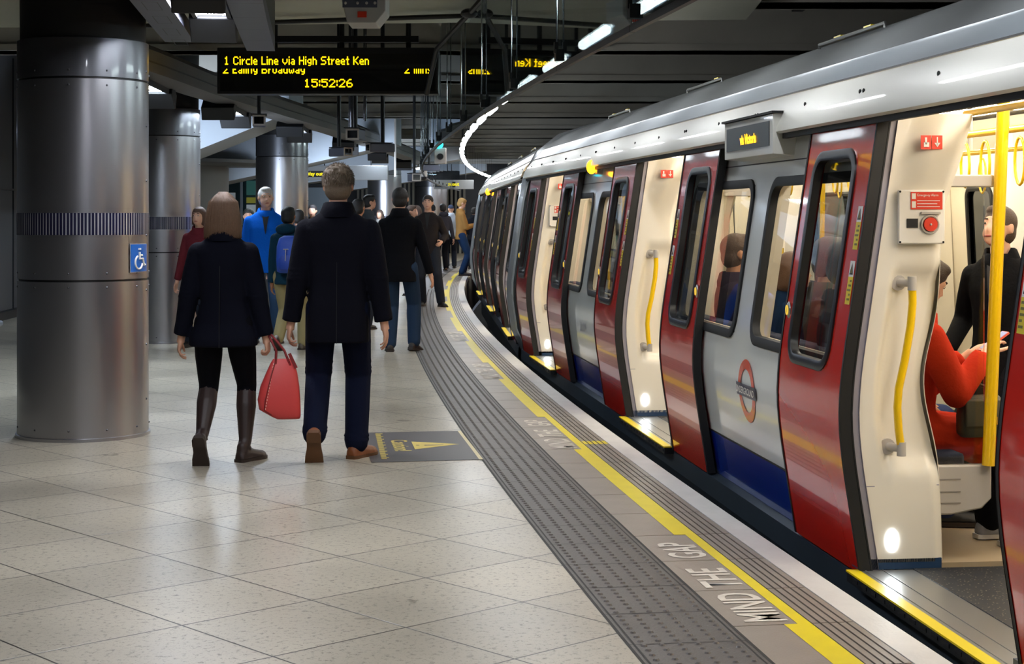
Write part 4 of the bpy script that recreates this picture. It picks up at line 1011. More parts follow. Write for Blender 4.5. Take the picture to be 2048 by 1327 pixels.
def hand(mb, w_, d, pn, side, curl, k, fine=True):
    """palm + four fingers + thumb. d: wrist->knuckles, pn: palm facing, side: +1 thumb along d x pn"""
    w_, d = Vector(w_), Vector(d).normalized(); pn = Vector(pn); pn = (pn - d * pn.dot(d)).normalized(); s = d.cross(pn) * side
    rot = Matrix((s, d, pn)).transposed()
    mb.sph(w_ + d * .045 * k, (.038 * k, .056 * k, .017 * k), 14, 10, rot=rot); mb.cone(w_ - d * .04 * k, w_ + d * .03 * k, .026 * k, .027 * k, 12)
    L_ = (.072, .080, .074, .058)
    for i in range(4):
        b = w_ + d * (.086 - .006 * abs(i - 1.3)) * k + s * (.029 - .0195 * i) * k; r = (.0085 - .0006 * (i == 3)) * k
        a = 0; p = b; pts = [b - d * .03 * k, b]; rs = [r * 1.1, r]
        for q, fr in enumerate((.44, .32, .24)):
            a += curl * (.55 + .12 * i) * (1 if q else .75); dirq = d * math.cos(a) + pn * math.sin(a); p = p + dirq * L_[i] * fr * k; pts.append(p); rs.append(r * (1 - .1 * (q + 1)))
        seg(mb, pts, rs, 8)
    t0 = w_ + d * .022 * k + s * .028 * k; dt = (d * .72 + s * .62 + pn * .30).normalized(); t1 = t0 + dt * .040 * k; t2 = t1 + (dt * .8 + d * .4 + pn * .3 * curl).normalized() * .030 * k
    t3 = t2 + (d * .8 + pn * .5 * curl + s * .1).normalized() * .024 * k; seg(mb, [t0, t1, t2, t3], [.014 * k, .011 * k, .0098 * k, .008 * k], 8)
SK = dict(light='#c99a80', pale='#d8ac94', tan='#b07c5c', brown='#8a5a3e')
def person(label, loc, yaw, H, skin='light', hair=('short', '#4a3a2e'), coat=None, legs='#1a2238', shoes='#2a211c', feet=None, hands=None, hip=None, lean=0.0, headyaw=0.0, headpitch=0.0,
           vox=.012, near=False, face=False, curl=.7, collar=True, hem=.42, sleeve_r=1.0, flare=0.0, boots=None, width=1.0, cuff_skin=True, hood=False, knees=None, elbows=None, seated=False, group=None, inner=None, shoesole=None, drape=False):
    root = thing('person', label, 'person', loc, R(yaw), group)
    msk = mat('skin_' + skin, SK[skin], .5, bump=.05, bscale=150)
    h = H
    hip = Vector(hip) if hip else Vector((0, 0, .515 * h))
    la = R(lean); ax = Vector((0, math.sin(la), math.cos(la)))                       # spine direction
    def sp(z, x=0, y=0): return hip + ax * ((z - .515) * h) + Vector((x * h, 0, 0)) + Vector((0, math.cos(la), -math.sin(la))) * (y * h)
    sh = [sp(.787, -.094 * width), sp(.787, .094 * width)]; hj = [hip + Vector((-.056 * h, 0, 0)), hip + Vector((.056 * h, 0, 0))]
    feet = feet or [(-.10, .0, .0, 0, 8), (.10, .03, .0, 0, -8)]
    hands = hands or [(-.17 * h * width, .03, .455 * h), (.17 * h * width, .03, .455 * h)]
    ank, kn = [], []
    for i, (fx, fy, fz, pt, yw) in enumerate(feet):
        p_ = R(pt); yv = R(yw); fwd = Vector((-math.sin(yv) * math.cos(p_), math.cos(yv) * math.cos(p_), -math.sin(p_)))
        up = Vector((-math.sin(yv) * math.sin(p_), math.cos(yv) * math.sin(p_), math.cos(p_)))
        heel = Vector((fx, fy, fz)); a = heel + up * .085 * (h / 1.8) + fwd * .035
        k, a2 = ik(hj[i], a, .255 * h, .245 * h, (knees[i] if knees else (.05 * (i * 2 - 1), 1, .15)))
        ank.append((heel, fwd, up, a2)); kn.append(k)
    el, wr = [], []
    for i, hp in enumerate(hands):
        e, w_ = ik(sh[i], hp, .172 * h, .155 * h, (elbows[i] if elbows else (.3 * (i * 2 - 1), -1, -.1))); el.append(e); wr.append(w_)
    # ---- skin: torso, neck, head, arms, legs as one surface
    b = MB()
    hy = R(headyaw); hd = sp(.935, 0, .012)
    hr = Matrix.Rotation(-hy, 3, 'Z') @ Matrix.Rotation(R(-headpitch) , 3, 'X')
    def HP(x, y, z): return hd + hr @ Vector((x * h, y * h, z * h))
    b.sph(HP(0, -.004, .012), (.0455 * h, .053 * h, .052 * h), 18, 14, rot=hr); b.sph(HP(0, .018, -.022), (.037 * h, .036 * h, .042 * h), 16, 12, rot=hr)
    b.sph(HP(0, .036, -.050), (.017 * h, .014 * h, .012 * h), 10, 8, rot=hr)
    b.add([HP(-.002, .048, .012), HP(.002, .048, .012), HP(.0095, .050, -.018), HP(-.0095, .050, -.018), HP(0, .066, -.016), HP(0, .04, -.026), HP(0, .036, .02)], [(0, 1, 4), (1, 2, 4), (0, 4, 3), (3, 4, 2), (3, 2, 5), (0, 6, 1), (1, 6, 5, 2), (0, 3, 5, 6)])
    for s_ in (-1, 1): b.sph(HP(s_ * .0475, -.004, -.004), (.006 * h, .011 * h, .018 * h), 10, 8, rot=hr); b.sph(HP(s_ * .018, .040, .013), (.014 * h, .010 * h, .006 * h), 10, 6, rot=hr)
    seg(b, [sp(.80, 0, -.01), sp(.885, 0, .002), HP(0, -.008, -.02)], [.036 * h, .0315 * h, .032 * h])
    def tor(rings, n=20):
        out = []
        for z, rx, ry, y in rings:
            out.append([sp(z, rx * width * math.copysign(abs(math.cos(2 * PI * i / n)) ** .85, math.cos(2 * PI * i / n)), y + ry * math.copysign(abs(math.sin(2 * PI * i / n)) ** .85, math.sin(2 * PI * i / n))) for i in range(n)])
        return out
    b.loft(tor([(.49, .075, .05, 0), (.55, .08, .052, 0), (.62, .07, .048, 0), (.72, .082, .055, 0), (.79, .09, .045, -.005), (.83, .05, .036, -.005)]))
    for i in (0, 1):
        seg(b, [sh[i], el[i], wr[i]], [.030 * h, .023 * h, .0155 * h]); seg(b, [hj[i], kn[i], ank[i][3]], [.046 * h, .029 * h, .019 * h])
    me = remeshed(b, vox if not near else .009, 2 if near else 1)
    hb = MB()
    for i in (0, 1):
        d = (wr[i] - el[i]).normalized()
        if hands[i] is not None and cuff_skin:
            hdir = d; pn = Vector((-(i * 2 - 1), 0.15, 0)) if not seated else Vector((0, 0, -1))
            x_ = d.cross(pn); sd = 1 if (x_.dot(Vector((0, 1, 0))) > 0) else -1
            hand(hb, wr[i] + d * .01, hdir, pn, sd, curl if not isinstance(curl, tuple) else curl[i], h / 1.8)
    if hb.v: me = joinmesh(me, remeshed(hb, .0042 if near or face else .008, 1))
    body = addmesh('body', me, msk, root)
    # ---- face
    if face:
        for s_ in (-1, 1):
            f = MB(); f.sph(HP(s_ * .0175, .0425, .006), (.0075 * h, .006 * h, .0042 * h), 10, 6, rot=hr); e_ = f.build('eye', mat('eye_white', '#cfc6bd', .3), body, smooth=60)
            f = MB(); f.sph(HP(s_ * .0175, .0475, .006), (.0034 * h, .002 * h, .0036 * h), 8, 6, rot=hr); f.build('iris', mat('iris', '#2c2019', .2), e_, smooth=60)
            f = MB(); f.tube([HP(s_ * (.008 + .0063 * q), .0495 - .0012 * q * q, .0195 + .002 * math.sin(q * .9)) for q in range(4)], [.0022 * h, .003 * h, .0026 * h, .0012 * h], 6); f.build('eyebrow', mat('brow_' + hair[1][1:], hair[1], .8), body, smooth=60)
        f = MB(); f.tube([HP(x_, .0535 - abs(x_) * .35, -.0345) for x_ in (-.014, -.007, 0, .007, .014)], [.001 * h, .003 * h, .0034 * h, .003 * h, .001 * h], 8); f.build('mouth', mat('lips', '#a0574c', .5), body, smooth=60)
    # ---- hair
    kind, hc = hair; mh = mat('hair_' + hc[1:], hc, .6, bump=.5, bscale=220, var=.25, vscale=60)
    f = MB(); hv = vox if not near else .006
    if kind in ('short', 'long', 'bob', 'balding'):
        if kind == 'balding': f.sph(HP(0, -.022, .0), (.047 * h, .043 * h, .036 * h), 16, 12, rot=hr)
        else:
            f.sph(HP(0, -.010, .020), (.0505 * h, .0565 * h, .053 * h), 20, 14, rot=hr); f.sph(HP(0, -.020, -.012), (.0475 * h, .043 * h, .045 * h), 16, 12, rot=hr)
            f.sph(HP(.0, .018, .052 if kind == 'short' else .046), (.036 * h, .030 * h, .018 * h), 14, 10, rot=hr)
        if near and kind == 'short':
            for q in range(150):
                a = random.uniform(0, 2 * PI); rr = .046 * math.sqrt(random.random()); f.sph(HP(rr * math.cos(a), -.012 + rr * math.sin(a) * 1.08, .020 + .052 * math.sqrt(max(0, 1 - (rr / .05) ** 2))), (.006 * h, .009 * h, .006 * h), 8, 6, rot=hr)
        if kind in ('long', 'bob'):
            zl = -.105 if kind == 'long' else -.07
            rings = []
            for z, rx, ry, y in ((.03, .054, .055, -.014), (0, .060, .052, -.018), (-.03, .064, .048, -.024), (-.06, .066, .044, -.028), (zl + .015, .064, .038, -.030), (zl, .045, .025, -.03)):
                rings.append([HP(rx * math.cos(2 * PI * i / 18), y + ry * math.sin(2 * PI * i / 18), z) for i in range(18)])
            f.loft(rings)
        if kind in ('long', 'bob') and near:
            for q in range(26):
                a = PI + PI * q / 25; f.tube([HP(.020 * math.cos(a), -.010 + .022 * math.sin(a), .068), HP(.050 * math.cos(a), -.014 + .052 * math.sin(a), .035), HP(.062 * math.cos(a + .05), -.02 + .050 * math.sin(a), -.02), HP(.067 * math.cos(a), -.022 + .046 * math.sin(a), -.06), HP(.066 * math.cos(a + .04), -.022 + .042 * math.sin(a), -.10)], [.004, .007, .009, .009, .005], 6)
        hm = remeshed(f, hv, 1)
        if near:
            f = MB()
            if kind == 'long':
                for q in range(150):
                    a = PI * 1.5 + random.uniform(-1.75, 1.75); k_ = random.uniform(.97, 1.06); j = random.uniform(-.05, .05)
                    f.tube([HP(.016 * math.cos(a), -.012 + .02 * math.sin(a), .0735), HP(.051 * k_ * math.cos(a), -.014 + .055 * k_ * math.sin(a), .036), HP(.061 * k_ * math.cos(a + j), -.02 + .053 * k_ * math.sin(a), -.02), HP(.066 * k_ * math.cos(a + j), -.024 + .048 * k_ * math.sin(a), -.06), HP(.067 * k_ * math.cos(a), -.024 + .044 * k_ * math.sin(a), -.10)], [.0006, .0021, .0023, .0021, .0008], 4)
            else:
                for q in range(900):
                    t = math.acos(random.uniform(-.25, 1)); a = random.uniform(0, 2 * PI); 
                    if math.sin(a) * math.sin(t) > .55: continue
                    n_ = Vector((math.sin(t) * math.cos(a), math.sin(t) * math.sin(a), math.cos(t))); p = Vector((n_.x * .0515, -.011 + n_.y * .0575, .018 + n_.z * .055))
                    d = Vector((random.uniform(-.5, .5), -.4, -.8)); d = (d - n_ * d.dot(n_)) + n_ * .35
                    f.cone(HP(*p), HP(*(p + d.normalized() * .014)), .0026, .0004, 4)
            t_ = f.mesh('t', mh, 0); hm = joinmesh(hm, t_)
        addmesh('hair', hm, mh, root)
    elif kind == 'beanie':
        f.sph(HP(0, -.008, .024), (.050 * h, .058 * h, .056 * h), 18, 12, rot=hr); f.sph(HP(0, -.02, .0), (.0475 * h, .046 * h, .03 * h), 14, 10, rot=hr); addmesh('beanie', remeshed(f, hv, 1), mat('knit_' + hc[1:], hc, .9), root)
    elif kind == 'cap':
        f.sph(HP(0, -.006, .028), (.049 * h, .056 * h, .045 * h), 18, 12, rot=hr); f.sph(HP(0, .045, .026), (.034 * h, .035 * h, .006 * h), 14, 8, rot=hr); addmesh('cap', remeshed(f, hv, 1), mat('cap_' + hc[1:], hc, .8), root)
    # ---- trousers
    f = MB(); tr = 1.0
    mt = mat('trousers_' + legs[1:], legs, .9, bump=.35, bscale=30, spec=.12)
    f.loft(tor([(.485, .080, .055, 0), (.53, .086, .058, 0), (.60, .078, .052, 0)]))
    for i in (0, 1):
        ak = ank[i][3]; mid_ = (hj[i] + kn[i]) / 2; mc = (kn[i] + ak) / 2
        low = ak + (kn[i] - ak).normalized() * (.012 if not boots else .18 * h)
        seg(f, [hj[i], mid_, kn[i], mc, low], [.056 * h, .052 * h, .046 * h if not boots else .038 * h, .0435 * h if not boots else .033 * h, .0405 * h if not boots else .031 * h])
        if near and not boots:
            for t in (.02, .05, .10): f.sph(kn[i] + (hj[i] - kn[i]) * t * 2, (.050 * h, .050 * h, .012 * h), 12, 8)
            for t in (.04, .10): f.sph(low + (kn[i] - low) * t, (.045 * h, .045 * h, .011 * h), 12, 8)
    addmesh('trousers', remeshed(f, vox if not near else .010, 2 if near else 1), mt, root)
    # ---- shoes / boots
    k = h / 1.8
    for i in (0, 1):
        heel, fwd, up, ak = ank[i]; f = MB(); sdv = fwd.cross(up); c0 = heel
        M_ = Matrix((sdv, fwd, up)).transposed()
        def q_(x, y, z): return c0 + M_ @ Vector((x * k * 1.18, y * k, z * k))
        rings = []
        for y, hw, hz in ((-.035, .022, .045), (-.02, .034, .075), (.02, .037, .090), (.07, .037, .082), (.12, .043, .060), (.17, .047, .048), (.21, .040, .040), (.24, .020, .028)):
            rings.append([q_(hw * math.cos(a), y, .016 + hz * (math.sin(a) if math.sin(a) > 0 else 0) ) for a in [2 * PI * j / 14 for j in range(14)]])
        f.loft(rings)
        seg(f, [q_(0, .005, .05), q_(0, .008, .10)], [.036 * k, .037 * k])
        if boots:
            top = ak + (kn[i] - ak).normalized() * boots * h
            seg(f, [q_(0, .01, .07), ak + (top - ak) * .15, ak + (top - ak) * .45, ak + (top - ak) * .75, top], [.042 * k, .044 * k, .056 * k, .068 * k, .066 * k]); 
            f.sph(ak + (top - ak) * .02, (.045 * k, .045 * k, .012 * k), 12, 8)
        s_ = addmesh('boot' if boots else 'shoe', remeshed(f, vox * .8 if not near else .006, 1), mat('shoe_' + shoes[1:], shoes, .5), root)
        f = MB(); pr = [(-.040, .026), (-.02, .036), (.03, .036), (.08, .036), (.13, .045), (.18, .048), (.22, .040), (.25, .018)]
        out = [(w_, y) for y, w_ in pr] + [(-w_, y) for y, w_ in reversed(pr)]
        f.loft([[q_(x, y, -.002) for x, y in out], [q_(x, y, .020) for x, y in out]])
        hb_ = [(w_, y) for y, w_ in pr[:3]] + [(-w_, y) for y, w_ in reversed(pr[:3])]
        if not seated: f.loft([[q_(x, y, -.014) for x, y in hb_], [q_(x, y, .0) for x, y in hb_]])
        f.build('sole', mat('sole_' + (shoesole or '2b2019'), '#' + (shoesole or '2b2019'), .6), s_, smooth=40)
    # ---- coat
    if coat:
        mc_ = mat('coat_' + coat[1:], coat, .9, bump=.3, bscale=45, spec=.12)
        z0 = hem; f = MB(); rg = []
        fl = flare
        rg = [(z0, .096 + fl, .072 + fl * .6, -.0), (z0 + .03, .096 + fl, .073 + fl * .6, 0), (.52, .094 + fl * .4, .070, 0), (.60, .086, .062, 0), (.67, .090, .064, 0), (.74, .102, .068, -.002), (.785, .108, .060, -.006), (.812, .096, .052, -.008), (.832, .070, .045, -.006), (.85, .044, .040, -.004)]
        if seated or z0 >= .52: rg = [r for r in rg if r[0] >= .5 or r[0] == z0]
        if z0 > .5: rg = [(z0, .088, .064, 0)] + [r for r in rg if r[0] > z0]
        f.loft(tor(rg, 24))
        for i in (0, 1):
            d = (wr[i] - el[i]).normalized(); cf = wr[i] - d * .012
            r_ = sleeve_r
            seg(f, [sh[i] + Vector((0, 0, -.006 * h)), (sh[i] + el[i]) / 2, el[i], (el[i] + cf) / 2], [.037 * h * r_, .037 * h * r_, .034 * h * r_, .030 * h * r_], 14)
            f.cone((el[i] + cf) / 2, cf, .030 * h * r_, .0275 * h * r_, 16)
            if near: 
                for t in (.0, .09, .18): f.sph(el[i] + (sh[i] - el[i]) * t, (.037 * h * r_, .038 * h * r_, .009 * h), 12, 8)
                f.cone(cf - d * .055, cf, .0295 * h * r_, .029 * h * r_, 16)
        if seated:
            for i in (0, 1): seg(f, [hj[i], hj[i] + (kn[i] - hj[i]) * (.8 if drape else .45)], [.060 * h, (.056 if drape else .052) * h])
            if drape:
                for t in (.2, .5, .8): f.sph((hj[0] + hj[1]) / 2 + ((kn[0] + kn[1]) / 2 - (hj[0] + hj[1]) / 2) * t + Vector((0, 0, -.03)), (.17, .11, .10), 14, 10)
        cm = remeshed(f, vox if not near else .010, 3 if near else 2); co = addmesh('coat', cm, mc_, root)
        if near:
            f = MB(); f.box(-.0022, .0022, -.001, .001, 0, .30 * h)   # back vent / centre seam as a raised welt
            f.v = [tuple(sp(z0 + (.30 * (z / (.30 * h))) * .9 if False else z0 + z / h, x / h, -.0745 - fl * .6 + (.012 if z > .2 * h else 0) + y / h)) for x, y, z in f.v]
            f.build('back_vent', mat('coat_seam', '#07080f', .9), co)
        if collar:
            f = MB(); n = 22; rings = []; cz = -.014 if face else -.006
            for z, rx, ry, y in ((.835, .060, .050, -.006), (.868, .046, .047, -.004), (.885, .043, .045, -.002), (.880, .050, .052, -.003), (.850, .062, .058, -.006), (.832, .068, .055, -.008)):
                rings.append([sp(z + cz - (.018 if math.sin(2 * PI * i / n) > .5 else 0), rx * math.cos(2 * PI * i / n), y + ry * math.sin(2 * PI * i / n)) for i in range(n)])
            f.loft(rings, caps=False); f.build('collar', mc_, co, smooth=60)
        if hood:
            f = MB(); f.sph(sp(.845, 0, -.045), (.075 * h, .045 * h, .042 * h), 16, 12); f.sph(sp(.86, 0, -.02), (.062 * h, .045 * h, .025 * h), 16, 12); addmesh('hood', remeshed(f, vox, 1), mc_, co)
        if inner:
            f = MB(); 
            vs = [sp(.838, -.026, .040), sp(.838, .026, .040), sp(.79, .016, .058), sp(.73, .007, .070), sp(.70, .001, .072), sp(.70, -.001, .072), sp(.73, -.007, .070), sp(.79, -.016, .058)]
            f.add([tuple(p) for p in vs], [(0, 1, 2, 7), (7, 2, 3, 6), (6, 3, 4, 5)]); f.build('shirt_front', mat('inner_' + inner[1:], inner, .8), co)
    root['_'] = 0; del root['_']
    return root, dict(sh=sh, el=el, wr=wr, kn=kn, hip=hip, sp=sp, hd=hd, HP=HP)
def gnd(px, py):  # ground point seen at a pixel
    s_ = (py - HZ) / CAMZ; return ((px - 1024) / s_, FPX / s_)

# 1 man in the dark coat, walking away
X, Y = gnd(676, 918)
man, J = person('tall person in a dark navy coat and tan shoes walking away, short grey-blond hair', (X, Y, 0), 2, 1.835, 'light', ('short', '#6e5f4e'), coat='#090a14', legs='#0c1226', shoes='#7a4522',
    feet=[(-.135, -.20, .165, 68, 2), (.095, .035, .0, 0, -28)], hands=[(-.305, .02, .80), (.30, -.02, .79)], near=True, hem=.40, width=1.12, lean=1, sleeve_r=1.12, curl=(.9, .55), shoesole='5a3a1e')
# 2 woman with the red handbag
X, Y = gnd(447, 925)
wom, JW = person('person with long brown hair, dark coat and brown knee boots, carrying the red handbag', (X, Y, 0), 0, 1.66, 'light', ('long', '#664c38'), coat='#080a16', legs='#07080e', shoes='#2e211e',
    feet=[(-.115, -.20, .155, 66, 0), (.105, .04, .0, 0, -30)], hands=[(-.27, .03, .755), (.265, .03, .735)], near=True, hem=.435, width=.98, flare=.034, sleeve_r=1.12, boots=.215, curl=(.8, 1.5))
# red handbag hanging from her right hand
w0 = wom.matrix_basis @ JW['wr'][1]; 
bg = thing('handbag', 'coral red leather handbag held by the person with long brown hair', 'handbag', (w0.x + .065, w0.y, w0.z - .505), R(10))
m_bag = mat('bag_red', '#c9403f', .45, bump=.15, bscale=30); m_bagd = mat('bag_dark', '#7d1c20', .5)
f = MB(); rg = []
for z, x0, x1, d, sk in ((0, -.0, .145, .05, 0), (.015, -.03, .150, .062, 0), (.06, -.105, .15, .07, 0), (.12, -.115, .148, .072, 0), (.20, -.098, .142, .066, 0), (.28, -.065, .130, .05, 0), (.345, -.035, .112, .030, 0), (.37, -.02, .098, .018, 0)):
    rg.append([((x0 + x1) / 2 + (x1 - x0) / 2 * math.copysign(abs(math.cos(a)) ** .45, math.cos(a)), d * math.copysign(abs(math.sin(a)) ** .55, math.sin(a)), z) for a in [2 * PI * j / 28 for j in range(28)]])
f.loft(rg); f.build('bag_body', m_bag, bg, smooth=60)
f = MB(); f.tube([(-.03, -.06, .03), (-.075, -.072, .06), (-.07, -.075, .12), (-.05, -.070, .20), (-.03, -.055, .28), (-.01, -.034, .345)], .004, 6); sm = f.build('seam_piping', m_bagd, bg, smooth=60)
f = MB()
for q in range(16): t = q / 15; f.obox((-.068 + .05 * t, -.0795 + .045 * t * t, .07 + .27 * t), (.004, .003, .010))
f.build('seam_stitches', mat('stitch', '#e7b9a6', .6), sm)
for y in (-.028, .028):
    f = MB(); f.tube([(-.005, y, .34), (.0, y * .9, .42), (.015 - .06, y * .3, .515), (-.045, y * .1, .53), (-.03, y * .3, .52), (.05, y, .42), (.085, y, .33)], .0075, 8); f.build('handle', m_bagd, bg, smooth=60)
f = MB(); f.obox((.10, -.04, .36), (.02, .008, .10), (0, R(-25), 0)); f.build('strap_tab', m_bagd, bg)

# 3 man in black coat and blue jeans
X, Y = gnd(800, 703)
person('person in a black coat and blue jeans walking away, right of the tall one', (X, Y, 0), -4, 1.83, 'light', ('short', '#1d1a18'), coat='#0c0d12', legs='#26374f', shoes='#231c18',
       feet=[(-.11, -.02, .0, 4, 10), (.12, .10, .02, 14, -20)], hands=[(-.27, .05, .83), (.355, .06, .80)], vox=.012, hem=.43, width=1.06, face=False, collar=True, curl=.5)
# 4 man facing the camera in a dark leather jacket
X, Y = gnd(856, 612)
person('person in a brown-black leather jacket facing the camera, beside the platform edge', (X, Y, 0), 176, 1.86, 'light', ('short', '#2c221c'), coat='#241f1e', legs='#23252b', shoes='#15120f',
       feet=[(-.22, .12, .0, 0, 30), (.10, -.12, .0, 0, -6)], hands=[(-.24, .16, 1.08), (.28, .04, .86)], vox=.014, hem=.47, face=True, inner='#08080a', collar=False)
# 5-8
X, Y = gnd(886, 541)
person('person in a dark grey hooded jacket seen from behind, left of the tan jacket', (X, Y, 0), 20, 1.84, 'light', ('short', '#231d1a'), coat='#3b3a42', legs='#15151a', shoes='#6a4a30', vox=.02, hood=True, hem=.46)
X, Y = gnd(868, 545)
person('person in a black beanie standing beside the grey hooded jacket', (X - .05, Y, 0), 60, 1.80, 'light', ('beanie', '#121217'), coat='#15171d', legs='#111217', shoes='#15120f', vox=.02, hem=.45)
X, Y = gnd(922, 551)
person('person in a tan jacket and blue jeans looking down at a phone by the train', (X, Y, 0), -75, 1.95, 'pale', ('short', '#b58f55'), coat='#96703f', legs='#1b3152', shoes='#10131d', feet=[(-.10, .05, 0, 0, 5), (.12, -.05, 0, 0, -8)],
       hands=[(-.12, .36, 1.28), (.10, .38, 1.30)], headpitch=25, vox=.018, hem=.47, face=True, inner='#16161a', collar=True)
X, Y = gnd(902, 536)
person('person in a dark cap with a white rucksack, far behind the tan jacket', (X, Y, 0), 10, 1.82, 'light', ('cap', '#22304a'), coat='#aeb8c4', legs='#20242e', shoes='#15120f', vox=.024, hem=.5)
# 9 white haired man in blue
X, Y = gnd(540, 684)
blueman, JB = person('person with white hair in a bright blue jacket and jeans, facing the camera', (X - .05, Y, 0), 186, 1.86, 'pale', ('short', '#c4c2c0'), coat='#0d62d0', legs='#2f4766', shoes='#20222a',
       feet=[(-.13, .0, 0, 0, 12), (.12, .05, 0, 0, -8)], hands=[(-.24, .04, .88), (.25, .04, .88)], vox=.012, hem=.45, face=True, width=1.12, headyaw=-12, inner='#15181f', collar=True)
# 10 person with the blue rucksack
X, Y = gnd(576, 700)
person('person with black hair, teal jacket and khaki trousers, wearing the blue rucksack', (X, Y, 0), -14, 1.62, 'brown', ('short', '#0c0a0a'), coat='#0f2c3c', legs='#8a7f5c', shoes='#4a4136',
       feet=[(-.08, -.18, .12, 55, 0), (.12, .10, 0, 0, -15)], hands=[(-.22, .06, .74), (.24, .04, .76)], vox=.012, hem=.46, collar=False, hood=True)
bp = thing('rucksack', 'royal blue rucksack on the back of the black-haired person in teal', 'rucksack', (X + .04, Y - .20, .88), R(-14))
f = MB(); f.loft([[(w_ * math.copysign(abs(math.cos(a)) ** .5, math.cos(a)), d * math.copysign(abs(math.sin(a)) ** .6, math.sin(a)), z) for a in [2 * PI * j / 20 for j in range(20)]] for z, w_, d in ((0, .10, .05), (.02, .135, .08), (.15, .14, .095), (.30, .135, .085), (.39, .11, .06), (.42, .06, .03))]); f.build('bag_body', mat('rucksack_blue', '#153f9c', .6), bp, smooth=60)
f = MB(); f.loft([[(w_ * math.cos(a), -.075 + d * math.sin(a), z) for a in [2 * PI * j / 16 for j in range(16)]] for z, w_, d in ((.03, .08, .025), (.05, .10, .04), (.16, .10, .04), (.2, .07, .02))]); f.build('front_pocket', mat('rucksack_pocket', '#12358a', .6), bp, smooth=60)
f = MB(); f.tube([(-.03, -.1, .27), (.03, -.102, .27)], .005, 6); f.tube([(.0, -.1, .27), (.0, -.118, .14)], .004, 6); f.build('zip_pull', m_bandw, bp)
# 11.. crowd further back
CR = [('person with reddish hair and red collar half hidden behind the long-haired one', 399, 172, 1.62, 165, 'light', ('bob', '#5a3f30'), '#5d2027', .5),
      ('balding person in glasses behind the blue jacket', 556, 122, 1.73, 190, 'light', ('balding', '#6b625c'), '#26303c', 0),
      ('person with black hair between the rucksack and the tall foreground one', 597, 150, 1.60, 10, 'brown', ('short', '#120e0d'), '#1b2735', 0),
      ('person with dark hair facing the camera right of the third column', 625, 108, 1.72, 178, 'light', ('short', '#1d1716'), '#22242c', 0),
      ('bearded person with black hair turned right, behind the tall one', 737, 118, 1.87, -70, 'light', ('short', '#161210'), '#3a3f42', 0),
      ('person in dark clothes just right of the tall one at the shoulder', 716, 150, 1.74, -20, 'tan', ('short', '#15110f'), '#14151a', 0),
      ('fair-haired person low behind the tall one, light cap', 706, 95, 1.60, -20, 'light', ('cap', '#b9b096'), '#5c5650', 0),
      ('person in profile between the black coat and the leather jacket', 822, 112, 1.70, -110, 'light', ('short', '#4a352a'), '#3d3a40', 0),
      ('person with brown hair and dark scarf beside the leather jacket', 833, 105, 1.71, 150, 'light', ('bob', '#3d2b22'), '#2a2a30', 0),
      ('distant person in dark clothes by the platform curve', 948, 70, 1.75, 0, 'light', ('short', '#241d1a'), '#1a1c24', 0),
      ('small distant person in black near the left wall', 690, 78, 1.70, 20, 'light', ('short', '#241d1a'), '#15161c', 0),
      ('distant person in a pale coat far down the platform', 760, 80, 1.66, 160, 'light', ('long', '#3a2a20'), '#8d8a84', 0),
      ('dark-clothed person directly behind the blue jacket, at its left', 497, 140, 1.62, 185, 'light', ('short', '#20221c'), '#20261d', 0)]
for lb, px, s_, h_, yw, sk, hr_, ct, cu in CR:
    person(lb, ((px - 1024) / s_, FPX / s_, 0), yw, h_, sk, hr_, coat=ct, legs='#1c2029', shoes='#17130f', vox=.018 if s_ > 100 else .024, face=(s_ > 100), hem=.46)

# ================================================================ PASSENGERS inside the nearest car
def inside(n, t): p = C1(n, t, 0); return (p.x, p.y, 0)
SEATF = [(-.09, .40, .0, 0, 6), (.10, .44, .0, 0, -6)]
def sitter(label, n, t, face_in, H, skin, hair, coat, legs, shoes, hands=None, **k):
    yaw = PHI + (-90 if face_in else 90)
    return person(label, inside(n, t), yaw, H, skin, hair, coat=coat, legs=legs, shoes=shoes, hip=(0, 0, .53), feet=k.pop('feet', SEATF), hands=hands or [(-.14, .34, .62), (.14, .34, .62)], seated=True, hem=.5, vox=k.pop('vox', .012), face=True, **k)
def seat_t(px, D): pass
# woman in red coat behind the first draught screen
red, JR = sitter('person in an orange-red coat seated behind the draught screen, looking at a phone', .50, -4.20, True, 1.66, 'pale', ('short', '#3a2c24'), '#c8371f', '#14151a', '#8b8d94', hands=[(-.05, .30, .86), (.12, .32, .88)], lean=6, headpitch=30, sleeve_r=1.2, shoesole='d6d6d6', drape=True)
E_ = red.matrix_basis
def Wp(x, y, z): return E_ @ Vector((x, y, z))
ph = thing('phone', 'small phone in a pink case held by the person in the orange-red coat', 'phone', Wp(.04, .40, .94), R(PHI - 90))
f = MB(); f.obox((0, 0, 0), (.075, .15, .009), (R(35), 0, 0)); f.build('case', mat('phone_pink', '#d8604e', .4), ph); f = MB(); f.obox((0, .0, .006), (.065, .135, .002), (R(35), 0, 0)); f.build('screen', emis('phone_screen', '#a9b0e0', .8), ph)
hb_ = thing('shoulder_bag', 'olive grey shoulder bag on the lap of the person in the orange-red coat', 'handbag', C1(.76, -4.40, .52), R(PHI + 6)); hb_.scale = (.68, .7, .8)
m_ol = mat('bag_olive', '#4b4a3f', .55, bump=.2, bscale=40)
f = MB(); f.loft([[(w_ * math.copysign(abs(math.cos(a)) ** .4, math.cos(a)) + .02, d * math.copysign(abs(math.sin(a)) ** .5, math.sin(a)), z) for a in [2 * PI * j / 24 for j in range(24)]] for z, w_, d in ((0, .14, .045), (.02, .165, .065), (.12, .165, .07), (.20, .155, .06), (.235, .12, .035))]); f.build('bag_body', m_ol, hb_, smooth=50)
f = MB(); f.box(-.135, .17, -.085, -.062, .06, .22); fl_ = f.build('flap', m_ol, hb_, bevel=.012)
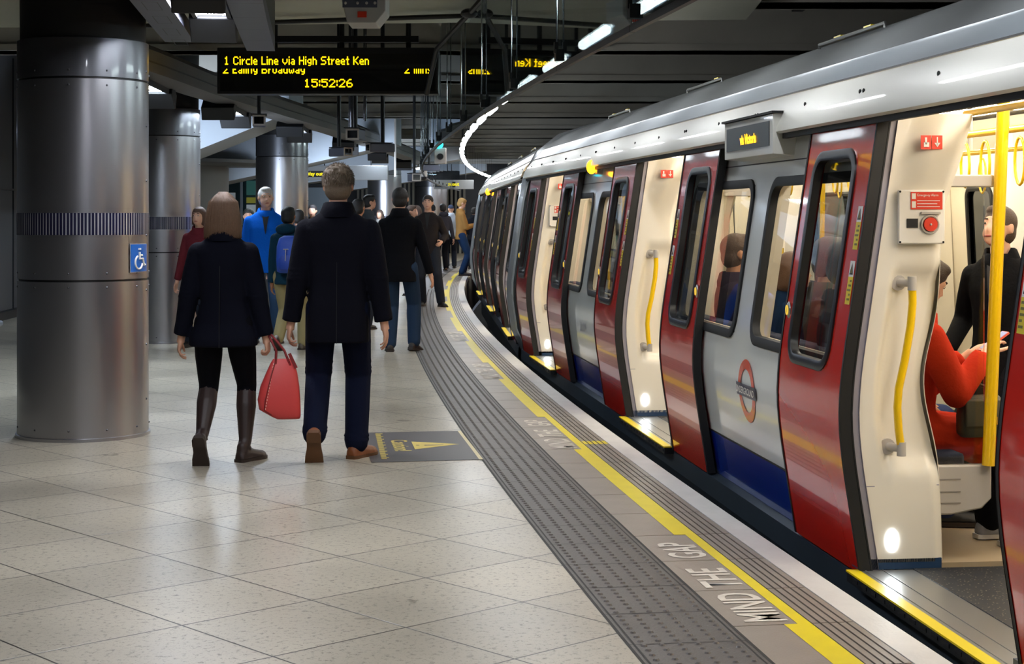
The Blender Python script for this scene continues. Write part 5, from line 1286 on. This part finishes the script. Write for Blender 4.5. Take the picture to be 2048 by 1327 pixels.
f = MB(); f.cone((.06, -.085, .10), (.06, -.095, .10), .012, .012, 12); f.box(.075, .09, -.095, -.085, .075, .12); parts(f, 'gold_clasp', mat('gold', '#c8a24a', .25, 1.0), fl_)
f = MB(); f.tube([(-.13, 0, .20), (-.10, 0, .27), (.0, 0, .30), (.10, 0, .27), (.13, 0, .20)], .009, 8); f.build('carry_handle', m_rub, hb_, smooth=60)
sitter('person seated beside the orange-red coat, in blue jeans and dark jacket', .36, -3.68, True, 1.78, 'light', ('short', '#2a211c'), '#17181d', '#33406a', '#15161a', vox=.014)
# standing man with black glove on the pole
P_ = inside(1.15, -3.73)
stand, JS = person('person standing in a black coat with a gloved hand on the yellow pole, looking up', P_, PHI + 130, 1.57, 'pale', ('short', '#4c3d33'), coat='#0f1014', legs='#14151a', shoes='#101012',
       hands=[(-.24, .02, .76), (.24, .10, .84)], vox=.011, face=True, headyaw=8, headpitch=-10, hem=.44, inner='#222327', cuff_skin=False)
# black glove closing on the pole
gm = MB(); gl_ = Vector((-.20, .10, 1.30)); hand(gm, JS['wr'][0], (JS['wr'][0] - JS['el'][0]).normalized(), Vector((.5, .6, .1)), 1, 1.1, 1.1); addmesh('glove', remeshed(gm, .005, 1), mat('glove_black', '#1a1a1d', .6), stand)
# passengers seen through the windows
sitter('person with short reddish hair seated by the window left of the round emblem', .40, -1.35, True, 1.80, 'tan', ('short', '#4e3a2c'), '#2e2430', '#20222c', '#15161a', vox=.011)
sitter('person in profile seated behind the window of the first open door leaf', .62, -3.95 + 6.9 - 7.1, True, 1.80, 'light', ('short', '#3c3230'), '#4a4339', '#20222c', '#15161a', vox=.011) if False else None
sitter('person in an olive jacket in profile, behind the window of the nearest open door leaf', .50, -2.98, True, 1.80, 'light', ('short', '#3c3230'), '#4a4739', '#20222c', '#15161a', vox=.011)
sitter('person with reddish-brown hair and blue sleeve seated by the window nearest the first door', .42, -2.55, True, 1.62, 'light', ('bob', '#5a3d2a'), '#1f3a66', '#20222c', '#15161a', vox=.012) if True else None
person('person in dark clothes standing deep inside the car by the middle door', inside(2.1, .6), PHI + 150, 1.74, 'light', ('short', '#2a211c'), coat='#24222a', legs='#1c1f28', shoes='#15161a', vox=.018, face=True, hem=.45)
sitter('person in a dark blue coat seated beyond the middle door', .45, 2.0, True, 1.74, 'light', ('short', '#2f251f'), '#1e2637', '#1c1f28', '#15161a', vox=.016)
sitter('person in a grey jumper seated on the far side of the car', 2.45, -3.4, False, 1.72, 'light', ('short', '#2f251f'), '#5a5d60', '#1c1f28', '#15161a', vox=.016)
